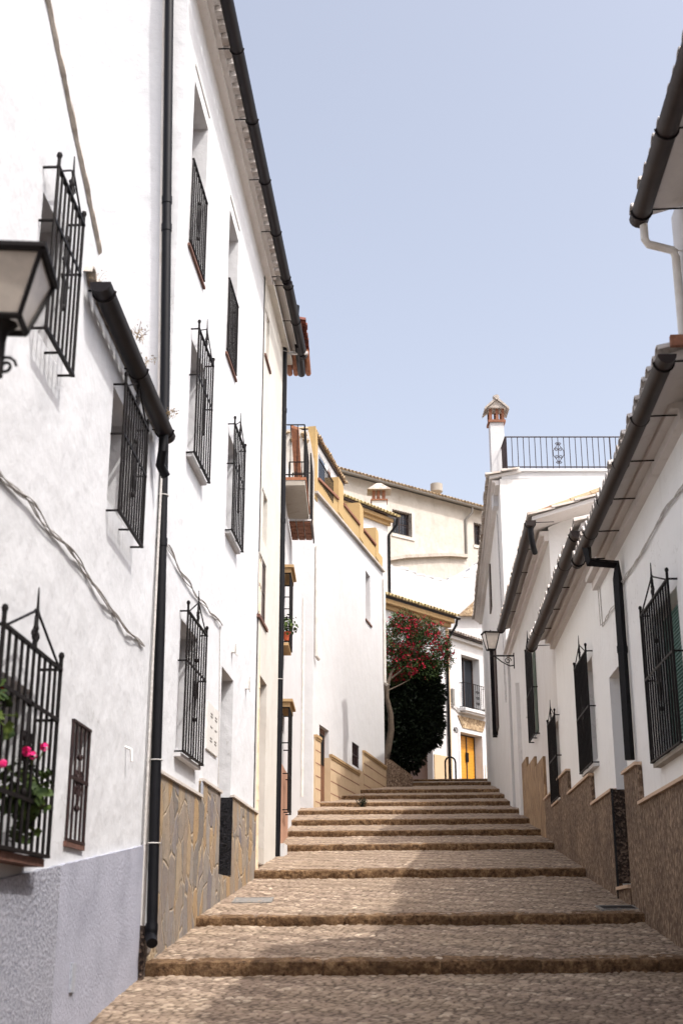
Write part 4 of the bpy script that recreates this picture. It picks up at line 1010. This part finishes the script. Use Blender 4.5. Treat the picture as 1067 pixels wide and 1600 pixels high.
for i in range(13):
    s = a_+(b_-a_)*i/12; mb.tube([F3.pt(s, .32, zz0), F3.pt(s, .32, zz1)], .014, 5)
for z in (zz0+.04, zz1): mb.tube([F3.pt(a_, .0, z), F3.pt(a_, .32, z), F3.pt(b_, .32, z), F3.pt(b_, 0, z)], .018, 5)
for i in (1, 2): mb.tube([F3.pt(a_, .11*i, zz0), F3.pt(a_, .11*i, zz1)], .012, 5)
sm_ = (a_+b_)/2
for gx in (-1, 1):
    for k in (.25, .5, .75): mb.tube(scroll(F3.pt(sm_+gx*.06, .33, zz0+k*1.0), F3.t*gx, Vector((0, 0, 1)), .07), .01, 5)
obj('railing', mb, 'iron', b3)
roof(F3, hh3, -.1, 5.6, .35, z3t+.05, .28, 3, tile='tilegrey', soffit='woodd', sp=.22, rows=4, r=.1)
obj('cornice', MB().box(F3, 0, 5.5, 0, .16, z3t-.14, z3t-.02), 'whiteb', hh3, smooth=False)
obj('plinth', MB().box(F3, dop[1]+.14, 5.5, 0, .05, 3, z3(745, 1193)), 'marble', hh3, smooth=False)
cable(F3, hh3, [(s3(703), z3(703, 1100)), (s3(720), z3(720, 1116)), (s3(740), z3(740, 1113)), (s3(758), z3(758, 1108))], .018, 4, seed=31, amp=.04)
tc = bpy.data.curves.new('number', 'FONT'); tc.body = '40'; tc.size = .36; tc.extrude = .008; tc.align_x = 'CENTER'
to = bpy.data.objects.new('tmp', tc); C.objects.link(to); bpy.context.view_layer.update()
me = bpy.data.meshes.new_from_object(to); C.objects.unlink(to); bpy.data.objects.remove(to)
no = bpy.data.objects.new('house_number', me); C.objects.link(no); me.materials.clear(); me.materials.append(M['iron']); no.parent = hh3
no.location = F3.pt(s3(711, 1145), .012, z3(711, 1145)) - BASE[hh3.name]; no.rotation_euler = (R(90), 0, math.atan2(F3.t.y, F3.t.x))
# pole bracket with grey board between the two houses
obj('wall_board', MB().box(F3, s3(704), s3(707)-.0, .0, .12, z3(707, 1102), z3(707, 1077)), 'cable_dark', hh3, smooth=False)
# H6: small upper white house with cornice, behind the ochre parapet
F6 = Fac((.75, 51), d2, (d2.y, -d2.x)); s6e = F6.px(606, 850)[0]
hh6 = thing('house', 'small upper white house with ochre cornice and tiled chimney behind the ochre parapet', 'house', (1.2, 52, 8))
z6 = F6.px(606, 812)[1]
obj('wall', wall(F6, -5, s6e, 5, z6, [], back=4), 'whiteb', hh6, smooth=False)
obj('cornice', MB().box(F6, -5, s6e+.05, 0, .12, z6-.3, z6-.15).box(F6, -5, s6e+.1, 0, .25, z6-.148, z6), 'ledge', hh6, smooth=False)
roof(F6, hh6, -5, s6e+.25, .42, z6+.08, .25, 3, tile='tileyellow', soffit='woodd', sp=.22, rows=6, r=.1)
pipe([F6.pt(s6e+.1, .45, z6-.02), F6.pt(s6e+.1, .4, z6-.3), F6.pt(s6e-.02, .08, z6-.7), F6.pt(s6e-.02, .08, z6-3.4)], .055, 'pipe', hh6)
cY = 52.5; c0, c1 = at(581, 790, cY), at(604, 790, cY)
Wd = WORLD
def cbox(mb, x0, x1, y0, y1, z0, z1): return mb.box(Wd, x0, x1, -y0, -y1, z0, z1)
zc0, zc1 = at(590, 800, cY).z-1, at(590, 782, cY).z
ch6 = obj('chimney', cbox(MB(), c0.x, c1.x, cY, cY+.55, zc0, zc1), 'whiteb', hh6, smooth=False)
bb = cbox(MB(), c0.x-.05, c1.x+.05, cY-.05, cY+.6, zc1+.002, zc1+.07); zc2 = at(590, 766, cY).z
for fx in (0, .35, .75):
    x = c0.x+.02+(c1.x-c0.x-.1)*fx/.75*.8
    for yy in (cY, cY+.42): cbox(bb, x, x+.13, yy, yy+.12, zc1+.07, zc2)
obj('chimney_brick', bb, 'brick', ch6, smooth=False)
zap = at(590, 755, cY).z; xm = (c0.x+c1.x)/2
hp = MB().add([(c0.x-.2, cY-.2, zc2), (c1.x+.2, cY-.2, zc2), (c1.x+.2, cY+.75, zc2), (c0.x-.2, cY+.75, zc2), (xm-.1, cY+.27, zap+.1), (xm+.1, cY+.27, zap+.1)], [(0, 1, 5, 4), (1, 2, 5), (2, 3, 4, 5), (3, 0, 4), (3, 2, 1, 0)])
obj('chimney_cap', hp, 'tilegrey', ch6, smooth=False)
# H4: white wall house
d4 = Vector((.93, .37)).normalized(); p4 = at(560, 1000, 58); F4 = Fac((p4.x, p4.y), d4, (d4.y, -d4.x))
hh4 = thing('house', 'blank white house with ragged top edge below the big cream building', 'house', (5, 60, 8))
tp = [F4.px(x, y) for x, y in ((560, 868), (600, 884), (625, 888), (650, 897), (690, 908), (722, 900), (745, 880), (790, 872))]
obj('wall', wall(F4, tp[0][0], tp[-1][0], 4, [(a, b) for a, b in tp], [], back=5), 'whiteb', hh4, smooth=False)
vb = MB(); rng = random.Random(77)
for (a, za), (b, zb) in zip(tp, tp[1:]):
    n = max(2, int((b-a)/.35))
    for i in range(n):
        f = i/n; s = a+(b-a)*f; z = za+(zb-za)*f; vb.box(F4, s, s+(b-a)/n+.02, -.4, .012*rng.random()+.004, z-.05*rng.random()-.02, z+.03+.08*rng.random())
obj('coping', vb, 'whiteb', hh4, smooth=False)
tri = [F4.px(x, y, .3) for x, y in ((716, 962), (757, 925), (765, 925), (765, 962))]
obj('rubble_gable', MB().sheet(F4, tri, .1, .35), 'rubble', hh4, smooth=False)
# H5: big cream building on the skyline
pa = at(520, 738, 77.0); pe = at(748, 795, 85.0); d5 = Vector((pe.x-pa.x, pe.y-pa.y)).normalized(); F5b = Fac((pa.x, pa.y), d5, (d5.y, -d5.x))
hh5 = thing('house', 'big weathered cream building on the skyline with long tiled roof and barred windows', 'house', (6, 84, 10))
sE = F5b.px(780, 800)[0]; zE = F5b.px(640, 769)[1]
wA = (F5b.px(613, 797)[0], F5b.px(641, 797)[0], F5b.px(613, 832)[1], F5b.px(613, 796)[1], .3)
wB = (F5b.px(740, 820)[0], F5b.px(752, 820)[0], F5b.px(740, 850)[1], F5b.px(740, 817)[1], .3)
obj('wall', wall(F5b, -6, sE, 10, zE, [wA, wB], back=9), 'oldcream', hh5, smooth=False)
for q in (wA, wB):
    window(F5b, hh5, q, 'woodd'); grille(F5b, hh5, q[0], q[1], q[2], q[3], .06, sp=.22, mids=(.33, .66), crown=False, orn=False, r=.02, mat='rail')
    obj('window_surround', MB().box(F5b, q[0]-.12, q[1]+.3, 0, .07, q[2]-.25, q[2]-.08).box(F5b, q[1]+.08, q[1]+.3, 0, .05, q[2]-.079, q[3]+.1), 'cream', hh5, smooth=False)
roof(F5b, hh5, -6, sE, .5, zE+.12, .3, 5, tile='tile', soffit='mortar', sp=.3, rows=8, r=.13, rowlen=.6)
gutter(F5b, hh5, -6, sE, .55, zE-.02, .12, 'cable_dark', rods=0, sag=0)
s_, z_a = F5b.px(725, 795); z_b = F5b.px(725, 872)[1]
pipe([F5b.pt(s_+.3, .5, zE-.1), F5b.pt(s_+.3, .45, zE-.5), F5b.pt(s_, .1, zE-1.0), F5b.pt(s_, .1, z_b)], .08, 'cable_dark', hh5)
lg = MB(); L = [F5b.px(x, y) for x, y in ((600, 878), (630, 873), (670, 871), (700, 870), (726, 872))]
for (a, za), (b, zb) in zip(L, L[1:]): lg.sheet(F5b, [(a, za), (b, zb), (b, zb+.22), (a, za+.22)], 0, .3)
obj('ledge', lg, 'mortar', hh5, smooth=False)
s_, z_ = F5b.px(612, 762, -1.5); obj('roof_box', MB().box(F5b, s_-.5, s_+.55, -2.5, -1.3, z_-1.2, z_+.35), 'whiteb', hh5, smooth=False)
vx = at(682, 775, 83); vt = MB().tube([vx-Vector((0, 0, .9)), vx+Vector((0, 0, .15))], .22, 12).tube([vx+Vector((0, 0, .15)), vx+Vector((0, 0, .3)), vx+Vector((0, 0, .31)), vx+Vector((0, 0, .85))], [.26, .4, .42, .42], 14)
obj('roof_vent', vt, 'conc', hh5)
# low retaining wall by the tree
rw = MB(); rng = random.Random(6)
Fr = Fac((1.5, 43.7), (1, .25), (.25, -1)); rw.sheet(Fr, [(-.4, 3.5), (.95, 3.5), (.95, 4.9), (.75, 5.05), (.45, 5.25), (.2, 5.42), (0, 5.47), (-.4, 5.5)], -2.5, 0)
obj('retaining_wall', rw, 'pebble', smooth=False, label='low rough stone retaining wall at the foot of the flowering tree', cat='wall', loc=(1.5, 43.7, 5))

# ------------------------------------------------------------------ street lamps
def lantern(t, c, w_, h, rot=0):
    """c = centre of the top plate; truncated pyramid lantern hanging on its neck"""
    fr = MB(); gl = MB(); c = Vector(c); U = Vector((math.cos(rot), math.sin(rot), 0)); V_ = Vector((-math.sin(rot), math.cos(rot), 0)); Z = Vector((0, 0, 1))
    top = [c+U*a*w_/2+V_*b*w_/2 for a, b in ((-1, -1), (1, -1), (1, 1), (-1, 1))]; wb = w_*.5
    bot = [c-Z*h+U*a*wb/2+V_*b*wb/2 for a, b in ((-1, -1), (1, -1), (1, 1), (-1, 1))]
    r = w_*.035
    for i in range(4):
        j = (i+1) % 4; fr.tube([top[i], top[j]], r*1.3, 6); fr.tube([bot[i], bot[j]], r*1.2, 6); fr.tube([top[i], bot[i]], r, 6)
    e = w_*.56
    k = [c+U*a*e+V_*b*e for a, b in ((-1, -1), (1, -1), (1, 1), (-1, 1))]
    k2 = [c+Z*w_*.06+U*a*e+V_*b*e for a, b in ((-1, -1), (1, -1), (1, 1), (-1, 1))]; k3 = [c+Z*w_*.15+U*a*e*.35+V_*b*e*.35 for a, b in ((-1, -1), (1, -1), (1, 1), (-1, 1))]
    fr.add(k+k2+k3, [(3, 2, 1, 0)] + [(i, (i+1) % 4, 4+(i+1) % 4, 4+i) for i in range(4)] + [(4+i, 4+(i+1) % 4, 8+(i+1) % 4, 8+i) for i in range(4)] + [(8, 9, 10, 11)])
    fr.ball(c+Z*w_*.19, w_*.05, 1.4)
    fr.tube([c-Z*h, c-Z*(h+w_*.12), c-Z*(h+w_*.3)], [w_*.2, w_*.08, w_*.06], 10)
    for i in range(4):
        j = (i+1) % 4; o_ = [v*.97+(c-Z*h/2)*.03 for v in (top[i], top[j], bot[j], bot[i])]; gl.quad(*o_)
    obj('frame', fr, 'iron', t); obj('glass', gl, 'lampglass', t, fix=False)
    return c-Z*(h+w_*.3)
q = at(20, 432, 4.75)
lc = at(12, 417, 4.85)
l1 = thing('street_lamp', 'black wall lantern with frosted glass at the left edge, closest to the viewer', 'street lamp', (-1.93, 4.9, 1.9), group='black lanterns on wall brackets')
end = lantern(l1, (lc.x, 4.85, lc.z), .34, .27, R(4))
ab = MB().tube([end+Vector((0, 0, .02)), end-Vector((0, 0, .14))], .022, 10); w0 = FA.pt(4.85-11.65, 0, end.z-.1)
ab.tube([end-Vector((0, 0, .1)), Vector((w0.x, w0.y, end.z-.1))], .014, 8)
e2 = end-Vector((0, 0, .1))
for k in (-1, 1):
    ab.tube(scroll(e2+Vector((.05*k-.02, 0, -.02+.03*k)), Vector((k, 0, 0)), Vector((0, 0, 1)), .045), .007, 6)
ab.tube([e2+Vector((-.05, 0, 0)), e2+Vector((-.2, 0, -.14)), Vector((w0.x, w0.y, e2.z-.3))], .011, 6)
ab.tube(scroll(e2+Vector((-.32, 0, -.09)), Vector((1, 0, 0)), Vector((0, 0, 1)), .07), .009, 6)
ab.tube([Vector((w0.x+.01, w0.y, e2.z-.36)), Vector((w0.x+.01, w0.y, e2.z+.06))], .02, 6)
obj('bracket', ab, 'iron', l1)
sl_, zl_ = FR.px(803, 1028); wl0 = FR.pt(sl_, 0, zl_)
l2 = thing('street_lamp', 'small black wall lantern on scrolled bracket on the right, near the top of the steps', 'street lamp', tuple(wl0), group='black lanterns on wall brackets')
yl = wl0.y; e_ = at(766, 1026, yl)
end = lantern(l2, at(766, 990, yl), .36, .40, R(8))
ab = MB().tube([end, end-Vector((0, 0, .06))], .03, 8).tube([end-Vector((0, 0, .04)), wl0+Vector((0, 0, end.z-.04-wl0.z))], .02, 8)
m_ = end-Vector((0, 0, .05)); wz = Vector((wl0.x, wl0.y, m_.z)); L_ = wz-m_
ab.tube([m_+L_*.15, m_+L_*.45-Vector((0, 0, .14)), m_+L_*.8-Vector((0, 0, .24)), wz-Vector((0, 0, .22))], .014, 6)
ab.tube(scroll(m_+L_*.72-Vector((0, 0, .11)), L_.normalized(), Vector((0, 0, 1)), .085), .012, 6)
ab.tube([wz-Vector((0, 0, .3)), wz+Vector((0, 0, .08))], .025, 6)
obj('bracket', ab, 'iron', l2)

# ------------------------------------------------------------------ plants
def leaves(n, sampler, size, rng, droop=.3, fold=True, aspect=.35):
    mb = MB()
    for _ in range(n):
        p, dirn = sampler(rng); d = (dirn + Vector((rng.gauss(0, .5), rng.gauss(0, .5), rng.gauss(0, .5)-droop*.3))).normalized()
        sd = d.cross(Vector((rng.gauss(0, 1), rng.gauss(0, 1), rng.gauss(0, 1)))); sd.normalize(); L = size*rng.uniform(.6, 1.3); W_ = L*aspect
        nrm = d.cross(sd)
        mb.add([p, p+d*L*.5+sd*W_*.5+nrm*W_*.12, p+d*L, p+d*L*.5-sd*W_*.5+nrm*W_*.12], [(0, 1, 2, 3)])
    return mb
def blob(centers):
    tot = sum(c[2] for c in centers)
    def f(rng):
        k = rng.uniform(0, tot)
        for c, r, w_ in centers:
            k -= w_
            if k <= 0: break
        v = Vector((rng.gauss(0, 1), rng.gauss(0, 1), rng.gauss(0, 1))).normalized()
        q = rng.random()**.33; b = 1+.3*noise.noise(v*2.2+Vector(c))
        return Vector((c[0]+v.x*r[0]*q*b, c[1]+v.y*r[1]*q*b, c[2]+v.z*r[2]*q*b)), v
    return f
TY = 45.8
def tp_(x, y, Y=TY): return at(x, y, Y)
tr = thing('flowering_tree', 'bushy oleander tree covered in crimson flowers over dark foliage, behind the white house corner', 'tree', tuple(tp_(603, 1195)))
tk = MB(); 
T0 = [tp_(598, 1200, 45), tp_(606, 1170, 45), tp_(611, 1140, 45), tp_(610, 1115, 45), tp_(604, 1090, 45), tp_(605, 1070, 45.1)]
tk.tube(T0, [.15, .13, .115, .10, .085, .075], 10)
tk.tube([T0[-1], tp_(612, 1050, 45.3), tp_(628, 1020, 45.8), tp_(645, 985, 46.2)], [.07, .045, .03, .012], 8)
tk.tube([T0[-2], tp_(598, 1060, 45.2), tp_(603, 1020, 45.3), tp_(615, 980, 45.5)], [.05, .035, .025, .012], 8)
tk.tube([tp_(611, 1060, 45.2), tp_(630, 1045, 45.3), tp_(655, 1020, 45.7), tp_(680, 1010, 46)], [.035, .028, .02, .01], 8)
tk.tube([tp_(604, 1080, 45.1), tp_(625, 1070, 45.3), tp_(640, 1062, 45.6)], [.03, .02, .012], 8)
rg_ = random.Random(99)
for _ in range(26):
    a0_ = tp_(rg_.uniform(608, 650), rg_.uniform(1000, 1060), 45.5); d_ = Vector((rg_.uniform(-.5, .6), rg_.uniform(-.5, .3), rg_.uniform(.3, .9)))
    tk.tube([a0_, a0_+d_*.5+Vector((0, 0, .05)), a0_+d_], [.016, .011, .005], 5)
obj('trunk', tk, 'bark', tr)
def cpx(x, y, rx, ry, wgt, Y=TY, ryd=None):
    p = tp_(x, y, Y); m = 1/FPX*Y/cT*1.0
    return ((p.x, p.y, p.z), (rx*m, ryd or rx*m, ry*m), wgt)
up = [cpx(632, 1000, 36, 32, 3), cpx(620, 1035, 28, 30, 2), cpx(668, 1010, 34, 34, 3, 46.2), cpx(690, 1025, 16, 26, 1.0, 46.4), cpx(645, 1045, 45, 25, 2.2, 46.2), cpx(630, 972, 20, 17, .9), cpx(655, 985, 26, 20, 1.2), cpx(608, 995, 13, 22, .5)]
rng = random.Random(5); obj('crown', leaves(17000, blob(up), .13, rng, aspect=.22), 'leaf', tr, fix=False, smooth=False)
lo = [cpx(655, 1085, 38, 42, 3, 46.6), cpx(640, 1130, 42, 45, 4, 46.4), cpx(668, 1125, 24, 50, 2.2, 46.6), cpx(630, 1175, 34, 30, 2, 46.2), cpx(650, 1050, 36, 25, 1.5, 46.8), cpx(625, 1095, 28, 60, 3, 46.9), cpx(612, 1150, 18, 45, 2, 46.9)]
obj('crown', leaves(34000, blob(lo), .16, rng, aspect=.42), 'leafd', tr, fix=False, smooth=False, label='lower foliage with shade painted into leaf colour')
fl = MB(); fb = blob([(c, tuple(x*1.03 for x in r), w_) for c, r, w_ in up]); fr_ = random.Random(11)
cl = []
for _ in range(500):
    p, v = fb(fr_)
    if p.z > tp_(650, 1062).z and v.y < .45 or fr_.random() < .15: cl.append((p+v*.04, v))
for p, v in cl:
    for k in range(fr_.randint(3, 9)):
        c = p+Vector((fr_.gauss(0, .075), fr_.gauss(0, .075), fr_.gauss(0, .06))); nrm = (v+Vector((fr_.gauss(0, .5), fr_.gauss(0, .5), fr_.gauss(0, .5)))).normalized()
        a = nrm.cross(Vector((0, 0, 1))); a.normalize() if a.length > .01 else None; b = nrm.cross(a); rr = fr_.uniform(.03, .055)
        ring = [c + (a*math.cos(t_)+b*math.sin(t_))*rr*(1 if j % 2 == 0 else .55)+nrm*(.01 if j % 2 == 0 else 0) for j, t_ in enumerate([2*math.pi*j/10 for j in range(10)])]
        fl.add([c-nrm*.012]+ring, [(0, 1+j, 1+(j+1) % 10) for j in range(10)])
obj('flowers', fl, 'flower', tr, fix=False, smooth=False)
def potted(name, label, cat, base, pot, leafn, leafr, lsize, flowers, seed, group=None, trail=0):
    t = thing(name, label, cat, tuple(base), group=group); rng = random.Random(seed)
    if pot:
        r, h = pot; obj('pot', MB().tube([base, base+Vector((0, 0, h*.9)), base+Vector((0, 0, h*.9)), base+Vector((0, 0, h))], [r*.7, r*.95, r*1.1, r*1.1], 14), 'terra', t)
    c = base+Vector((0, 0, (pot[1] if pot else 0)+leafr*.7)); mb = MB(); st = MB()
    for _ in range(leafn):
        v = Vector((rng.gauss(0, 1), rng.gauss(0, 1), rng.gauss(0, 1))).normalized()*leafr*rng.random()**.4
        v.z *= 1.25
        if trail and rng.random() < .5: v = Vector((v.x*.5, v.y*.8, -rng.random()*trail))
        p = c+v; n_ = (v.normalized()+Vector((rng.gauss(0, .4), rng.gauss(0, .4), rng.random()*.8))).normalized(); a = n_.cross(Vector((.3, 1, .2))).normalized(); b = n_.cross(a); rr = lsize*rng.uniform(.6, 1.2)
        ring = [p+(a*math.cos(t_)+b*math.sin(t_))*rr*(1+.12*math.sin(5*t_))*(.6 if abs(t_-math.pi) < .1 else 1)+n_*.15*rr for t_ in [2*math.pi*j/12 for j in range(12)]]
        mb.add([p]+ring, [(0, 1+j, 1+(j+1) % 12) for j in range(12)])
        if rng.random() < .25: st.tube([c-Vector((0, 0, leafr*.6)), c+v*.5, p], .004, 4)
    obj('leaves', mb, 'leafg', t, fix=False, smooth=False); obj('stems', st, 'leafg', t)
    for (fp, mat, r) in flowers:
        fm = MB()
        for k in range(16):
            d = Vector((rng.gauss(0, 1), rng.gauss(0, 1), rng.gauss(0, 1))).normalized(); p = fp+d*r*.7; a = d.cross(Vector((.2, .1, 1))).normalized(); b = d.cross(a)
            ring = [p+(a*math.cos(t_)+b*math.sin(t_))*r*.5*(1 if j % 2 == 0 else .7) for j, t_ in enumerate([2*math.pi*j/10 for j in range(10)])]
            fm.add([p-d*.005]+ring, [(0, 1+j, 1+(j+1) % 10) for j in range(10)])
        f = obj('flower_head', fm, mat, t, fix=False, smooth=False); obj('flower_stalk', MB().tube([c, (c+fp)/2+Vector((.01, 0, 0)), fp], .004, 5), 'leafg', f)
    return t
gA_ = lambda x, y, o=.07: FA.pt(*((lambda q: (q[0], o, q[1]))(FA.px(x, y, o))))
potted('geranium', 'pink geranium in a pot trailing through the lower barred window by the blue-grey plinth', 'plant', gA_(38, 1262), None, 260, .16, .03,
       [(gA_(42, 1174, .15), 'pink', .034), (gA_(52, 1180, .15), 'pink', .03), (gA_(70, 1167, .15), 'pink', .032), (gA_(5, 1193, .15), 'pink', .028)], 3, trail=.30)
potted('geranium', 'red geranium at the left edge, higher up inside the lower barred window', 'plant', gA_(-20, 1150), None, 70, .16, .033,
       [(gA_(1, 1080, .12), 'red', .03), (gA_(-30, 1090), 'red', .03)], 4)
bp_ = FB.pt(b1[0]-.0, .1, 5.02)
potted('potted_plant', 'green plant in a terracotta pot on the barred window sill below the balcony', 'plant', bp_, (.07, .16), 110, .2, .03, [], 7)
# dry weeds along the small gutter
def weed(base, n, h, mat, seed, label, name='weed'):
    rng = random.Random(seed); mb = MB()
    for _ in range(n):
        d = Vector((rng.gauss(0, .5), rng.gauss(0, .5), 1)).normalized(); L = h*rng.uniform(.5, 1); p = base+Vector((rng.uniform(-.05, .05), rng.uniform(-.05, .05), 0))
        mb.tube([p, p+d*L*.6, p+d*L+Vector((0, 0, -.02))], .0025*(h/.15), 4)
        for k in range(5):
            q = p+d*L*rng.uniform(.5, 1.05)+Vector((rng.gauss(0, .012), rng.gauss(0, .012), rng.gauss(0, .012))); a = Vector((rng.gauss(0, 1), rng.gauss(0, 1), rng.gauss(0, 1))).normalized()*h*.08; b = Vector((rng.gauss(0, 1), rng.gauss(0, 1), rng.gauss(0, 1))).normalized()*h*.05
            mb.add([q-a, q+b, q+a, q-b], [(0, 1, 2, 3)])
    return obj(name, mb, mat, fix=False, smooth=False, label=label, cat='plant', loc=tuple(base), group='dry weeds in the small gutter' if mat == 'dry' else None)
for i, (s, lb_) in enumerate(((-3.35, 'dry brown weed on the tiles at the near end of the small gutter'), (-2.35, 'tallest dry weed rising behind the middle of the small gutter'), (-1.9, 'dry weed behind the small gutter, second from its far end'), (-.75, 'dry weed at the far end of the small gutter beside the black pipe'))):
    weed(FA.pt(s, .20 if i else .05, 4.47), (7, 10, 7, 8)[i], (.10, .16, .13, .14)[i], 'dry', 20+i, lb_)
wb_ = at(566, 1258, 33.1); weed(Vector((wb_.x, 33.0, gz(wb_.x, 33.0))), 26, .3, 'leafd', 40, 'dark green weed tuft growing on a step edge near the ochre plinth')

# ------------------------------------------------------------------ small street things
def on_street(x, y):
    """point where the view ray meets the paving"""
    d = ray(x, y); k = 5.0
    while k < 60:
        p = d*k
        if p.z <= gz(p.x, p.y)+.004: return p
        k += .01
    return d*20
def grate(x0, x1, y, dy, label):
    p = on_street(x0, y); q = on_street(x1, y); t = thing('drain_cover', label, 'drain cover', (p.x, p.y, p.z), group='iron drain covers in the paving')
    zz_ = lambda X, Y: gz(X, Y)
    fr = MB(); Y0, Y1 = p.y, p.y+dy; z0, z1 = zz_(p.x, Y0), zz_(p.x, Y1)
    def slab(xa, xb, ya, yb, h, mbx):
        P = [(xa, ya), (xb, ya), (xb, yb), (xa, yb)]; V = [(a, b, gz(a, b)-.02) for a, b in P]+[(a, b, gz(a, b)+h) for a, b in P]
        mbx.add(V, [(3, 2, 1, 0), (4, 5, 6, 7)]+[(i, (i+1) % 4, 4+(i+1) % 4, 4+i) for i in range(4)])
    slab(p.x, q.x, Y0, Y0+.03, .014, fr); slab(p.x, q.x, Y1-.03, Y1, .014, fr); slab(p.x, p.x+.03, Y0+.03, Y1-.03, .014, fr); slab(q.x-.03, q.x, Y0+.03, Y1-.03, .014, fr)
    obj('frame', fr, 'cable_dark', t, smooth=False)
    pl_ = MB(); slab(p.x+.03, q.x-.03, Y0+.03, Y1-.03, .009, pl_)
    obj('cover', pl_, 'cable_dark' if 'grey' in label else 'iron', t, smooth=False)
grate(362, 424, 1411, .55, 'grey square drain cover on the left by the stone plinth')
grate(940, 1003, 1422, .4, 'dark drain cover on the right by the pebble plinth')
# curved iron handrail at the head of the steps
hx = at(696, 1219, 50.0); hx2 = at(712, 1219, 50.0); zt0 = at(704, 1183, 50.0).z
mb = MB(); xm = (hx.x+hx2.x)/2; rr = (hx2.x-hx.x)/2; zb0 = gz(hx.x, 50)-.1
mb.tube([(hx.x, 50, zb0), (hx.x, 50, zt0-rr)]+[(xm-rr*math.cos(a), 50, zt0-rr+rr*math.sin(a)) for a in [math.pi*k/10 for k in range(1, 10)]]+[(hx2.x, 50, zt0-rr), (hx2.x, 50, zb0)], .035, 8)
obj('hoop_barrier', mb, 'iron', label='black iron hoop barrier standing at the head of the steps', cat='barrier', loc=(hx.x, 50, 5.4))
